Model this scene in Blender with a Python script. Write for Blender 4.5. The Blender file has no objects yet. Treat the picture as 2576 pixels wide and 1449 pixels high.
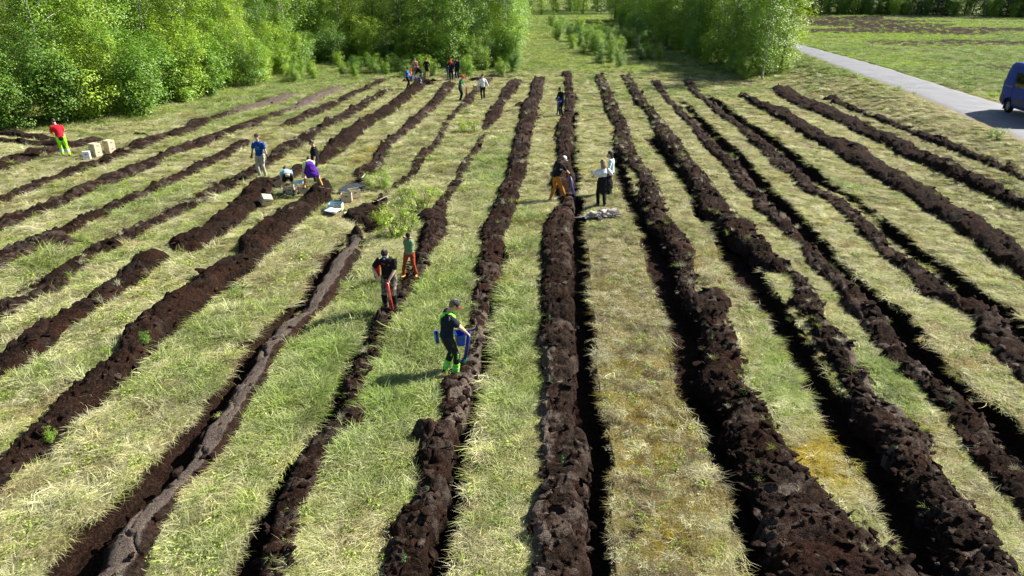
import bpy, bmesh, math, random
import numpy as np
from mathutils import Vector, Matrix, noise as mnoise

C = bpy.context.scene.collection
sc = bpy.context.scene
R = math.radians
# ------------------------------------------------------------------ camera, light
F, PITCH, CAMH = 1760.0, math.atan(779.5 / 1760.0), 7.8
cam_d = bpy.data.cameras.new('camera'); cam = bpy.data.objects.new('camera', cam_d); C.objects.link(cam)
cam.location = (0, 0, CAMH); cam.rotation_euler = (math.pi / 2 - PITCH, 0, 0)
cam_d.sensor_width = 36; cam_d.lens = 36 * F / 2576; cam_d.clip_end = 6000; cam_d.clip_start = 0.1
sc.camera = cam
SUN_EL, SUN_AZ = R(39), R(24)          # azimuth measured from +X towards +Y
w = bpy.data.worlds.new('World'); sc.world = w; w.use_nodes = True
nt = w.node_tree; bg = nt.nodes['Background']
sky = nt.nodes.new('ShaderNodeTexSky'); sky.sky_type = 'NISHITA'; sky.sun_disc = False
sky.sun_elevation = SUN_EL; sky.sun_rotation = math.pi / 2 - SUN_AZ
nt.links.new(sky.outputs[0], bg.inputs[0]); bg.inputs[1].default_value = 0.05
sd = bpy.data.lights.new('sun', 'SUN'); sd.energy = 5.0; sd.angle = R(0.5); sd.color = (1, 0.95, 0.86)
sun = bpy.data.objects.new('sun', sd); C.objects.link(sun)
sdir = Vector((math.cos(SUN_EL) * math.cos(SUN_AZ), math.cos(SUN_EL) * math.sin(SUN_AZ), math.sin(SUN_EL)))
sun.rotation_euler = sdir.to_track_quat('Z', 'Y').to_euler()
sc.view_settings.view_transform = 'Standard'; sc.view_settings.look = 'None'
sc.view_settings.gamma = 1; sc.view_settings.use_curve_mapping = False
sc.view_settings.exposure = 1.38

# ------------------------------------------------------------------ numpy noise
def hsh(ix, iy, s=0.0):
    v = np.sin(ix * 127.1 + iy * 311.7 + s * 74.7) * 43758.5453
    return v - np.floor(v)
def vn(x, y, s=0.0):
    ix, iy = np.floor(x), np.floor(y); fx, fy = x - ix, y - iy
    fx = fx * fx * (3 - 2 * fx); fy = fy * fy * (3 - 2 * fy)
    a, b, c, d = hsh(ix, iy, s), hsh(ix + 1, iy, s), hsh(ix, iy + 1, s), hsh(ix + 1, iy + 1, s)
    return a + (b - a) * fx + (c - a) * fy + (a - b - c + d) * fx * fy
def fbm(x, y, o=4, s=0.0):
    r = 0; a = 0.5; t = 0
    for i in range(o):
        r = r + a * vn(x, y, s + i * 3.1); t += a; a *= 0.5
        x, y = x * 1.9 + y * 0.55 + 5.2, y * 1.9 - x * 0.55 + 1.3
    return r / t
def worley(x, y, s=0.0):
    ix, iy = np.floor(x), np.floor(y)
    f1 = np.full(x.shape, 9.0); f2 = f1.copy(); idh = np.zeros(x.shape); ox = np.zeros(x.shape); oy = np.zeros(x.shape)
    for i in (-1, 0, 1):
        for j in (-1, 0, 1):
            cx, cy = ix + i, iy + j
            px, py = cx + 0.1 + 0.8 * hsh(cx, cy, s), cy + 0.1 + 0.8 * hsh(cx, cy, s + 7.7)
            d = np.hypot(px - x, py - y); m = d < f1
            f2 = np.where(m, f1, np.minimum(f2, d)); f1 = np.where(m, d, f1)
            idh = np.where(m, hsh(cx, cy, s + 3.3), idh); ox = np.where(m, x - px, ox); oy = np.where(m, y - py, oy)
    return f1, f2, idh, ox, oy
def sstep(a, b, x):
    t = np.clip((x - a) / (b - a), 0, 1); return t * t * (3 - 2 * t)

# ------------------------------------------------------------------ back projection on the terrain
SP, CP = math.sin(PITCH), math.cos(PITCH)
def gz(u, v, z):
    a, b = (u - 1288) / F, (v - 724.5) / F
    d = (CAMH - z) / (SP + b * CP)
    return a * d, d * (CP - b * SP)
ZR = 1.0
_near = [(2017, 135), (2119, 175), (2222, 213), (2291, 237), (2399, 285), (2467, 312), (2577, 361)]
_far = [(2028, 116), (2130, 143), (2238, 172), (2345, 207), (2440, 237), (2507, 256), (2590, 285)]
NE = sorted([gz(u, v, ZR)[::-1] for u, v in _near]); FE = sorted([gz(u, v, ZR)[::-1] for u, v in _far])
def lin(P, y):
    Y = np.array([p[0] for p in P]); X = np.array([p[1] for p in P])
    r = np.interp(y, Y, X)
    k1 = (X[-1] - X[-3]) / (Y[-1] - Y[-3]); k0 = (X[2] - X[0]) / (Y[2] - Y[0])
    return r + np.where(y > Y[-1], (y - Y[-1]) * k1, 0) + np.where(y < Y[0], (y - Y[0]) * k0, 0)
def terr(x, y):
    e = lin(NE, y)
    return ZR * sstep(e - 5.5, e - 0.3, x)
def gp(u, v, h=0.0):
    z = 0.0
    for _ in range(12):
        x, y = gz(u, v, z + h); z = 0.5 * z + 0.5 * float(terr(x, y))
    x, y = gz(u, v, z + h)
    return x, y, z + h
def pxm(v): return 0.1073 * (v + 55)      # display pixels per metre of height at row v

# ------------------------------------------------------------------ helpers
def new_mesh(name, V, Fc, smooth=True):
    me = bpy.data.meshes.new(name); me.from_pydata([tuple(p) for p in V], [], Fc)
    if smooth: me.shade_smooth()
    return me
def np_mesh(name, V, Q, smooth=True):
    """V (n,3); Q (m,k) faces all with k corners"""
    me = bpy.data.meshes.new(name); V = np.asarray(V, np.float32); Q = np.asarray(Q, np.int32)
    k = Q.shape[1]; me.vertices.add(len(V)); me.vertices.foreach_set('co', V.ravel())
    me.loops.add(Q.size); me.loops.foreach_set('vertex_index', Q.ravel())
    me.polygons.add(len(Q)); me.polygons.foreach_set('loop_start', np.arange(0, Q.size, k, dtype=np.int32))
    me.polygons.foreach_set('loop_total', np.full(len(Q), k, np.int32))
    me.update(calc_edges=True)
    if smooth: me.shade_smooth()
    return me
def obj(name, me, mat=None, parent=None):
    o = bpy.data.objects.new(name, me); C.objects.link(o)
    if mat is not None and me is not None and not me.materials: me.materials.append(mat)
    if parent is not None: o.parent = parent
    return o
def empty(name, loc, rz=0.0, s=1.0):
    o = bpy.data.objects.new(name, None); C.objects.link(o); o.location = loc; o.rotation_euler = (0, 0, rz)
    o.scale = (s, s, s); o.empty_display_size = 0.2; return o
def tag(o, label=None, cat=None, group=None, kind=None):
    if label: o['label'] = label
    if cat: o['category'] = cat
    if group: o['group'] = group
    if kind: o['kind'] = kind
    return o
def attr(me, name, arr, dom='POINT', typ='FLOAT'):
    a = me.attributes.new(name, typ, dom)
    a.data.foreach_set('value' if typ == 'FLOAT' else ('vector' if typ == 'FLOAT_VECTOR' else ('color' if typ == 'FLOAT_COLOR' else 'value')), np.asarray(arr).ravel())

class NT:
    def __init__(s, name):
        s.m = bpy.data.materials.new(name); s.m.use_nodes = True; s.t = s.m.node_tree; s.p = s.t.nodes['Principled BSDF']
        s.out = s.t.nodes['Material Output']
    def n(s, typ, **k):
        nd = s.t.nodes.new(typ)
        for a, b in k.items(): setattr(nd, a, b)
        return nd
    def l(s, a, b): s.t.links.new(a, b)
    def noise(s, scale, det=4, vec=None, rough=0.55, dist=0.0):
        nd = s.n('ShaderNodeTexNoise'); nd.inputs['Scale'].default_value = scale; nd.inputs['Detail'].default_value = det
        nd.inputs['Roughness'].default_value = rough; nd.inputs['Distortion'].default_value = dist
        if vec is not None: s.l(vec, nd.inputs['Vector'])
        return nd.outputs['Fac']
    def ramp(s, fac, stops):
        nd = s.n('ShaderNodeValToRGB'); e = nd.color_ramp.elements
        while len(e) < len(stops): e.new(0.5)
        for i, (p, c) in enumerate(stops): e[i].position = p; e[i].color = (*c, 1) if len(c) == 3 else c
        s.l(fac, nd.inputs[0]); return nd.outputs[0]
    def mix(s, fac, a, b, bt='MIX'):
        nd = s.n('ShaderNodeMix', data_type='RGBA', blend_type=bt)
        for i, x in ((0, fac), (6, a), (7, b)):
            if isinstance(x, (int, float)): nd.inputs[i].default_value = x
            elif isinstance(x, tuple): nd.inputs[i].default_value = (*x, 1)
            else: s.l(x, nd.inputs[i])
        return nd.outputs[2]
    def math(s, op, a, b=0.0):
        nd = s.n('ShaderNodeMath', operation=op)
        for i, x in enumerate((a, b)):
            if isinstance(x, (int, float)): nd.inputs[i].default_value = x
            else: s.l(x, nd.inputs[i])
        return nd.outputs[0]
    def at(s, name, typ='GEOMETRY'):
        return s.n('ShaderNodeAttribute', attribute_name=name, attribute_type=typ)
    def bump(s, h, dist=0.02, st=1.0):
        b = s.n('ShaderNodeBump'); b.inputs['Distance'].default_value = dist; b.inputs['Strength'].default_value = st
        s.l(h, b.inputs['Height']); s.l(b.outputs[0], s.p.inputs['Normal'])
    def obj_co(s): return s.n('ShaderNodeTexCoord').outputs['Object']
_mc = {}
def solid(name, col, rough=0.7, spec=0.3, var=0.18, sc_=9.0, bump=0.004, metal=0.0, fabric=False):
    if name in _mc: return _mc[name]
    n = NT(name); co = n.obj_co()
    f = n.noise(sc_, 5, co)
    d = tuple(c * (1 - var) for c in col); b = tuple(min(1, c * (1 + var)) for c in col)
    n.l(n.ramp(f, [(0.3, d), (0.7, b)]), n.p.inputs['Base Color'])
    n.p.inputs['Roughness'].default_value = rough; n.p.inputs['Specular IOR Level'].default_value = spec
    n.p.inputs['Metallic'].default_value = metal
    if bump: n.bump(n.noise(sc_ * (1.6 if fabric else 4), 3, co), 0.03 if fabric else bump, 0.7)
    _mc[name] = n.m; return n.m
def fab(name, col, **k): return solid('fabric_' + name, col, rough=0.9, spec=0.15, fabric=True, **k)

# ------------------------------------------------------------------ furrows, traced: row, left edge, right edge (display px)
RID = {
 'C': dict(h=0.25, k=[(182,1412,1437),(199,1417,1441),(269,1420,1447),(296,1411,1436),(336,1393,1444),(385,1400,1435),(420,1397,1438),(460,1379,1448),(514,1406,1444),(567,1363,1444),(600,1361,1440),(675,1360,1435),(737,1360,1433),(880,1355,1457),(961,1360,1449),(1077,1357,1457),(1107,1353,1482),(1202,1348,1482),(1321,1320,1467),(1449,1339,1472),(1600,1320,1478)],
           t=[(230,1441,1449),(300,1440,1449),(385,1436,1450),(450,1440,1455),(514,1444,1462),(600,1442,1466),(675,1435,1470),(737,1435,1474),(800,1448,1480),(880,1457,1489),(961,1449,1487),(1077,1457,1516),(1140,1482,1524),(1202,1490,1522),(1321,1467,1515),(1449,1472,1527),(1600,1478,1540)]),
 'R1': dict(h=0.20, k=[(192,1492,1522),(269,1519,1559),(323,1540,1584),(377,1543,1602),(400,1562,1610),(438,1597,1640),(487,1602,1667),(541,1616,1677),(594,1656,1729),(635,1689,1753),(689,1702,1748),(732,1697,1752),(764,1729,1837),(813,1756,1831),(859,1764,1861),(921,1769,1871),(974,1756,1877),(1028,1810,1930),(1069,1823,1950),(1140,1840,1990),(1202,1868,2030),(1297,1896,2150),(1370,1920,2240),(1449,1950,2330),(1600,2010,2480)],
           t=[(380,1530,1543),(420,1545,1572),(460,1559,1581),(525,1589,1608),(580,1610,1640),(621,1629,1677),(689,1648,1699),(740,1664,1697),(826,1688,1756),(886,1702,1764),(961,1713,1756),(1028,1742,1810),(1100,1790,1830),(1178,1820,1850),(1250,1848,1891),(1345,1877,1920),(1449,1900,1950),(1600,1930,2010)]),
 'R2': dict(h=0.23, k=[(188,1558,1587),(223,1578,1608),(256,1592,1632),(285,1621,1654),(336,1645,1699),(377,1677,1732),(395,1689,1740),(446,1721,1777),(500,1755,1828),(538,1769,1850),(562,1810,1904),(594,1828,1914),(637,1880,1955),(675,1914,1994),(708,2003,2040),(764,1981,2076),(808,2030,2086),(867,2049,2145),(915,2091,2169),(966,2116,2196),(1007,2135,2215),(1069,2156,2312),(1107,2220,2350),(1169,2239,2344),(1240,2282,2411),(1326,2339,2496),(1440,2363,2563),(1600,2440,2740)],
           t=[(340,1622,1644),(446,1705,1721),(487,1738,1754),(540,1760,1779),(581,1793,1823),(632,1823,1877),(675,1837,1912),(716,1866,1925),(759,1908,1960),(845,1957,2016),(915,2003,2059),(977,2038,2091),(1042,2072,2143),(1083,2092,2191),(1169,2158,2236),(1259,2211,2280),(1335,2249,2335),(1430,2291,2362),(1600,2370,2440)]),
 'R3': dict(h=0.17, k=[(202,1633,1662),(229,1651,1678),(256,1672,1699),(285,1702,1729),(318,1731,1764),(365,1766,1810),(417,1818,1866),(468,1850,1904),(505,1890,1936),(527,1900,1954),(576,1954,2003),(621,2008,2054),(670,2027,2089),(710,2081,2142),(770,2118,2202),(832,2169,2250),(886,2210,2290),(934,2264,2344),(982,2318,2398),(1036,2358,2465),(1077,2393,2492),(1107,2400,2506),(1183,2458,2576),(1271,2540,2690),(1400,2640,2830)],
           t=[(250,1708,1718),(285,1738,1752),(336,1780,1810),(392,1837,1871),(454,1886,1917),(503,1935,1972),(557,1993,2024),(594,2030,2059),(637,2065,2097),(683,2102,2142),(729,2142,2192),(799,2223,2277),(859,2277,2331),(921,2328,2385),(969,2371,2425),(1015,2438,2492),(1063,2492,2546),(1183,2590,2640),(1400,2850,2900)]),
 'R4': dict(h=0.18, k=[(202,1715,1742),(234,1734,1764),(256,1767,1793),(285,1796,1829),(320,1850,1882),(358,1885,1931),(374,1903,1946),(411,1927,1994),(441,1973,2030),(479,2013,2075),(503,2070,2124),(538,2110,2167),(576,2150,2210),(616,2188,2242),(659,2231,2307),(691,2274,2344),(746,2318,2420),(781,2398,2493),(818,2440,2533),(859,2453,2576),(907,2510,2650),(1000,2600,2760)],
           t=[(237,1769,1786),(310,1863,1888),(342,1917,1946),(368,1948,1973),(414,1998,2032),(460,2052,2091),(492,2126,2140),(519,2167,2180),(562,2210,2237),(603,2245,2291),(643,2305,2344),(689,2361,2412),(729,2412,2453),(759,2430,2506),(818,2533,2576),(907,2650,2690),(1000,2760,2800)]),
 'R5': dict(h=0.29, k=[(237,1853,1885),(262,1890,1925),(282,1922,1986),(304,1967,2027),(326,2000,2067),(353,2035,2102),(377,2080,2186),(403,2116,2215),(428,2169,2250),(460,2215,2312),(487,2264,2371),(514,2307,2398),(546,2352,2466),(578,2393,2506),(616,2452,2565),(657,2500,2610),(720,2590,2720),(800,2710,2850)]),
 'R6': dict(h=0.29, k=[(223,1935,1995),(250,1967,2038),(277,2021,2116),(301,2089,2172),(331,2142,2234),(358,2210,2290),(385,2245,2344),(406,2298,2398),(438,2371,2466),(468,2433,2533),(495,2492,2576),(530,2570,2660),(600,2700,2800)]),
 'R7': dict(h=.2, k=[(245,2054,2116),(269,2116,2156),(291,2169,2239),(312,2231,2280),(331,2277,2328),(355,2323,2406),(382,2398,2462),(414,2479,2546),(436,2533,2580),(470,2600,2680)]),
 'L1': dict(h=.27, k=[(196,1341,1374),(221,1333,1368),(248,1329,1366),(269,1306,1357),(296,1304,1352),(336,1298,1341),(377,1285,1333),(438,1271,1325),(473,1258,1311),(508,1243,1302),(562,1216,1288),(603,1205,1272),(637,1208,1264),(689,1189,1259),(735,1185,1240),(772,1183,1232),(805,1181,1224),(854,1178,1216),(907,1160,1208),(974,1108,1191),(1028,1111,1178),(1074,1113,1165),(1105,1035,1157),(1167,1049,1135),(1242,1030,1121),(1309,998,1103),(1382,971,1086),(1444,952,1086),(1600,900,1050)],
           t=[(600,1274,1284),(660,1262,1276),(720,1245,1262),(800,1226,1248),(880,1212,1237),(974,1191,1215),(1074,1168,1194),(1105,1158,1183),(1207,1130,1164),(1288,1108,1148),(1404,1088,1130),(1600,1050,1100)]),
 'L2': dict(h=.22, k=[(204,1280,1318),(229,1259,1307),(261,1245,1275),(290,1221,1270),(320,1213,1237),(350,1202,1221),(382,1186,1212),(420,1149,1183),(468,1132,1164),(503,1106,1127),(541,1079,1127),(589,1060,1113),(615,1050,1090),(650,1045,1070),(690,1030,1060),(724,1004,1036),(770,975,1010),(805,949,987),(840,932,968),(880,915,952),(929,885,936),(974,868,908),(1028,848,898),(1077,828,896),(1127,780,840),(1207,735,775),(1288,690,742),(1355,672,745),(1423,650,710),(1600,580,660)],
           t=[(560,1062,1080),(640,1028,1042),(724,985,1003),(805,938,950),(880,893,914),(974,843,866),(1077,795,827),(1127,762,780),(1207,716,735),(1288,672,690),(1355,625,672),(1423,590,650),(1600,510,580)]),
 'L3a': dict(h=.24, k=[(199,1221,1245),(242,1172,1197),(261,1162,1191),(282,1135,1157),(309,1116,1135),(350,1094,1119),(379,1071,1094),(406,1038,1073),(440,1025,1050),(487,966,986),(520,935,968),(548,858,962),(570,890,948)]),
 'L3': dict(h=.27, grey=1, k=[(587,871,906),(621,868,903),(652,836,888),(689,820,868),(729,782,842),(781,764,800),(832,690,752),(880,655,703),(934,632,680),(981,592,655),(1028,565,615),(1081,514,592),(1172,457,520),(1248,404,460),(1301,340,425),(1355,293,390),(1436,239,345),(1600,120,240)],
           t=[(587,860,870),(640,820,838),(700,780,812),(760,735,765),(820,665,700),(880,615,652),(981,545,590),(1081,455,512),(1172,380,455),(1248,305,402),(1301,255,338),(1355,200,290),(1436,120,236),(1600,-30,118)]),
 'L4a': dict(h=.26, k=[(210,1116,1151),(234,1098,1132),(256,1081,1113),(285,1049,1086),(309,1019,1060),(331,1003,1030),(369,953,987),(401,938,974),(436,898,950),(452,880,915)]),
 'L4': dict(h=.36, k=[(470,790,835),(487,780,835),(508,765,841),(535,713,801),(562,669,769),(586,637,742),(608,600,704),(657,584,652),(702,498,592),(746,457,538),(786,390,511),(826,350,444),(867,318,404),(907,291,358),(950,237,309),(982,194,269),(1015,159,229),(1050,121,189),(1079,83,148),(1113,54,135),(1154,16,89),(1194,-25,54),(1234,-70,16),(1300,-150,-55)],
           t=[(560,760,770),(700,590,604),(860,403,418),(1000,255,270),(1100,142,165),(1200,52,72)]),
 'L5a': dict(h=.3, k=[(205,1045,1082),(221,1027,1070),(242,1008,1041),(261,979,1016),(282,947,998),(304,906,957),(328,877,925),(353,839,898),(384,812,866),(409,795,828),(433,735,775),(455,700,740),(468,629,702),(497,608,681),(527,579,651),(554,535,625),(586,498,579),(613,431,538),(640,425,498)]),
 'L5b': dict(h=.3, k=[(651,340,425),(683,318,390),(708,282,363),(737,248,323),(772,207,269),(805,153,229),(835,89,177),(867,40,140),(902,-10,97),(940,-60,35),(980,-120,-20)]),
 'L6a': dict(h=.2, k=[(226,955,998),(242,938,965),(264,898,933),(285,858,901),(307,818,866),(326,791,825),(347,737,801),(377,688,753),(400,672,710),(422,640,680),(444,590,632),(465,552,600),(487,511,565),(506,479,525),(541,410,463),(562,369,425),(581,322,382),(608,272,328),(632,232,296),(654,186,242),(676,151,215),(702,113,194),(735,85,151),(765,10,75),(794,-22,48),(830,-80,-15)],
           t=[(440,580,600),(506,462,478),(562,352,366),(632,212,228),(702,98,112),(765,0,10)]),
 'L7': dict(h=.2, k=[(202,952,979),(221,914,941),(240,871,898),(258,837,866),(272,804,844),(288,764,812),(304,723,774),(323,694,732)]),
 'L7b': dict(h=.22, k=[(352,613,632),(369,587,630),(387,552,592),(411,503,552),(430,465,511),(452,417,457),(470,385,431),(492,336,390),(508,304,350),(527,255,304),(548,215,269),(570,162,223),(592,121,189),(613,75,145),(635,21,108),(655,-25,67),(690,-90,0)]),
 'L8': dict(h=.2, k=[(218,855,874),(231,806,850),(248,764,818),(267,737,780),(285,690,731),(304,636,669),(315,600,659),(331,565,600),(350,498,560),(376,440,508),(398,380,423),(420,323,390),(438,282,345),(457,237,304),(476,189,250),(497,140,210),(514,108,172),(535,54,121),(559,-20,60),(590,-90,0)]),
 'L9': dict(h=.18, k=[(237,718,764),(256,656,718),(272,600,661),(291,552,592),(304,471,538),(323,457,511),(342,390,471),(358,336,404),(377,301,363),(392,264,323),(409,223,277),(428,172,229),(447,129,189),(462,81,129),(479,40,94),(497,-10,48),(520,-70,0)]),
 'L10': dict(h=.2, k=[(350,250,280),(363,175,242),(377,115,175),(387,81,148),(398,48,108),(411,-12,67),(430,-70,20)]),
}
def prep(rid):
    r = RID[rid]; K = r['k']; out = []
    v = np.array([k[0] for k in K], float); xl = np.array([k[1] for k in K], float); xr = np.array([k[2] for k in K], float)
    hp = r['h'] * pxm(v) * 0.55; sl = np.gradient((xl + xr) / 2, v); sl = np.convolve(np.pad(sl, 1, 'edge'), [.25, .5, .25], 'valid')
    sh = sl * hp * (0 if rid[0] == 'L' else .8); wd = xr - xl
    sh = np.clip(sh, -wd * 0.25, wd * 0.25)
    xl2 = xl - np.minimum(sh, 0); xr2 = xr - np.maximum(sh, 0)
    for a, b, c in zip(v, xl2, xr2):
        p, q = gp(b, a), gp(c, a); out.append(((p[1] + q[1]) / 2, p[0], q[0]))
    out.sort(); r['W'] = np.array(out)
    if rid == 'L2':
        wd_ = r['W'][:, 2] - r['W'][:, 1]; nw = np.maximum(wd_ * 1.3, .52) * np.where(r['W'][:, 0] < 24, 1, .7); r['W'][:, 2] = r['W'][:, 1] + nw
    if rid == 'L3': r['W'][:, 2] += (r['W'][:, 2] - r['W'][:, 1]) * .3
    if 't' in r:
        t = [(gp((b + c) / 2, a)[1], gp(b, a)[0], gp(c, a)[0]) for a, b, c in r['t']]; t.sort(); r['T'] = np.array(t)
for k in RID: prep(k)
def iv(A, y):
    """interval edges at depth y, nan outside"""
    m = (y >= A[0, 0]) & (y <= A[-1, 0])
    return np.where(m, np.interp(y, A[:, 0], A[:, 1]), np.nan), np.where(m, np.interp(y, A[:, 0], A[:, 2]), np.nan)
def trench_mask(x, y, gr=0.0):
    """0..1 depth factor"""
    d = np.zeros(x.shape)
    wob = 0.07 * (fbm(x * 2.2, y * 2.2, 3, 5) - .5) * 2
    for k, r in RID.items():
        if 'T' not in r: continue
        a, b = iv(r['T'], y); e = .05
        end = sstep(r['T'][0, 0], r['T'][0, 0] + .8, y) * sstep(r['T'][-1, 0], r['T'][-1, 0] - 1.2, y)
        with np.errstate(invalid='ignore'):
            wd_ = 1.0 + 0 * gr; m = sstep(a - e - .13 - gr, a - .08 - gr, x + wob) * sstep(b + e + .08 + gr, b + .02 + gr, x + wob) * end
        d = np.maximum(d, np.nan_to_num(m))
    return d
def spoil_mask(x, y, grow=0.0):
    d = np.zeros(x.shape)
    wob = 0.08 * (fbm(x * 3, y * 3, 3, 9) - .5) * 2
    for k, r in RID.items():
        a, b = iv(r['W'], y)
        with np.errstate(invalid='ignore'):
            m = ((x + wob > a - grow) & (x + wob < b + grow)).astype(float)
        d = np.maximum(d, np.nan_to_num(m))
    return d
def project(x, y, z=0.0):
    dx, dy, dz = x, y, z - CAMH
    dep = np.maximum(dy * CP - dz * SP, 1e-3); up = dy * SP + dz * CP
    return 1288 + F * dx / dep, 724.5 - F * up / dep
def base_h(x, y):
    f = 1 - sstep(-0.8, 0.0, x - lin(NE, y)) * sstep(1.0, 0.0, x - lin(FE, y))
    near = sstep(140, 60, np.hypot(x, y))
    return terr(x, y) + f * near * ((fbm(x * .45, y * .45, 3, 1) - .5) * .16 + (fbm(x * 2.4, y * 2.4, 3, 2) - .5) * .09)
# green / moss tendencies, blobs centred at places of the field
GB = [(900,960,130,130,1.3),(1290,820,50,260,.45),(640,1200,120,160,.45),(350,1000,120,120,.3),(1230,1250,60,160,.4),(1960,900,60,140,.45),(2280,560,200,60,.25),(500,800,120,60,.3),(1100,820,60,150,.7),(1000,740,120,110,.7),(820,1050,140,90,.6),(900,1200,220,260,.3),(1150,1200,120,240,.25),(1290,900,70,300,.55),(2200,940,110,110,1.1),(2250,1040,90,80,.7),
      (300,480,190,60,.8),(100,650,140,60,.6),(600,260,260,50,1.1),(850,190,200,30,1.2),(1250,450,60,90,.8),(1180,700,60,100,.7),(1950,850,80,160,.35),(2350,190,300,60,.9),
      (2050,1130,60,70,.2),(2450,1300,120,90,.4),(400,560,200,50,.4),(930,1050,200,150,.3),(1160,300,40,30,.4),(1450,120,130,70,.9),(1700,230,200,35,.6),(2100,170,120,40,.7),(1380,300,30,120,-.2),(1560,800,80,300,-.25),(1600,1150,130,120,-.45),(1880,320,300,60,-.15)]
def greenness(x, y):
    u, v = project(x, y); g = (fbm(x * .22, y * .22, 4, 21) - .42) * 1.1 + (fbm(x * 1.3, y * 1.3, 3, 23) - .5) * .9
    for a, b, sa, sb, k in GB: g = g + k * .75 * np.exp(-((u - a) / sa) ** 2 - ((v - b) / sb) ** 2)
    r = np.hypot(x, y); g = g + sstep(58, 75, r) * .55
    return g - .02
def mossy(x, y):
    u, v = project(x, y); m = (fbm(x * .9, y * .9, 3, 31) - .62) * 1.5
    for a, b, sa, sb, k in [(2050,1150,70,70,1.2),(1620,1000,100,150,.75),(1680,1330,110,120,1.0),(1800,1240,60,60,.8),(2080,1180,60,60,.9),(930,400,60,30,.7),(1660,1180,110,120,.5),(2030,860,40,60,.4)]:
        m = m + k * np.exp(-((u - a) / sa) ** 2 - ((v - b) / sb) ** 2) * (.5 + fbm(x * 2.1, y * 2.1, 3, 33))
    return np.clip(m, 0, 1)
def bare(x, y):
    u, v = project(x, y); m = 0
    for a, b, sa, sb, k in [(1590,1340,55,70,.7),(1560,1440,80,60,.4),(1980,1400,160,60,.9),(1500,1190,20,60,.5),(1240,192,60,7,.9),(1100,195,90,9,.7),(1950,225,60,12,.5)]:
        m = m + k * np.exp(-((u - a) / sa) ** 2 - ((v - b) / sb) ** 2)
    m = m * (.3 + 1.4 * fbm(x * 2.0, y * 2.0, 4, 41))
    # right-hand field: bands of open peat
    fld = sstep(0, 6, x - lin(FE, y) - 4)
    n = fbm(x * .05 + 3, y * .12, 4, 43) + .10 * np.exp(-((v - 85) / 20) ** 2) - .12 * np.exp(-((v - 150) / 35) ** 2)
    m = m + fld * sstep(.53, .58, n) * sstep(48, 60, y) * .85 * (1 - ((v < 64) & (u > 2220)))
    return np.clip(m, 0, 1)

# ------------------------------------------------------------------ ground
def M_peat(name='peat', grey=0.0):
    n = NT(name); g = n.n('ShaderNodeNewGeometry').outputs['Position']
    f1 = n.noise(1.6, 6, g, .6); f2 = n.noise(14, 6, g, .65); f3 = n.noise(70, 3, g)
    c = n.ramp(f2, [(.30, (.0030, .0017, .0012)), (.5, (.0125, .0070, .0047)), (.70, (.042, .025, .0165))])
    red = n.ramp(f1, [(.45, (0, 0, 0)), (.62, (1, 1, 1))])
    c = n.mix(n.math('MULTIPLY', red, .45), c, (.042, .016, .009))
    gv = n.at('dry').outputs['Fac']
    gm = n.math('MULTIPLY', gv, n.ramp(n.noise(5, 5, g), [(.40, (0, 0, 0)), (.62, (.8, .8, .8))]))
    gm = n.math('MINIMUM', n.math('ADD', gm, n.math('MULTIPLY', n.math('MAXIMUM', n.math('SUBTRACT', gv, .85), 0), 1.6)), 1)
    c = n.mix(gm, c, (.128, .100, .082))
    bits = n.ramp(n.noise(46, 2, g), [(.70, (0, 0, 0)), (.76, (1, 1, 1))])
    c = n.mix(n.math('MULTIPLY', bits, .35), c, (.16, .10, .06))
    n.l(c, n.p.inputs['Base Color']); n.p.inputs['Roughness'].default_value = .95; n.p.inputs['Specular IOR Level'].default_value = .08
    hh = n.math('ADD', n.math('MULTIPLY', f2, 1.0), n.math('MULTIPLY', f3, .35))
    mp = n.n('ShaderNodeMapping'); mp.inputs['Scale'].default_value = (1, 2.4, 1.6); n.l(g, mp.inputs[0])
    vo = n.n('ShaderNodeTexVoronoi', feature='DISTANCE_TO_EDGE'); vo.inputs['Scale'].default_value = 7.5
    nz = n.n('ShaderNodeTexNoise'); nz.inputs['Scale'].default_value = 5; n.l(mp.outputs[0], nz.inputs['Vector']); ad = n.n('ShaderNodeVectorMath', operation='MULTIPLY_ADD'); n.l(nz.outputs['Color'], ad.inputs[0]); ad.inputs[1].default_value = (.5, .5, .5); n.l(mp.outputs[0], ad.inputs[2]); n.l(ad.outputs[0], vo.inputs['Vector'])
    fl_ = n.ramp(vo.outputs['Distance'], [(0, (0, 0, 0)), (.10, (1, 1, 1))]); hh = n.math('ADD', hh, n.math('MULTIPLY', fl_, .28))
    n.bump(hh, .055, 1.0); return n.m
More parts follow.
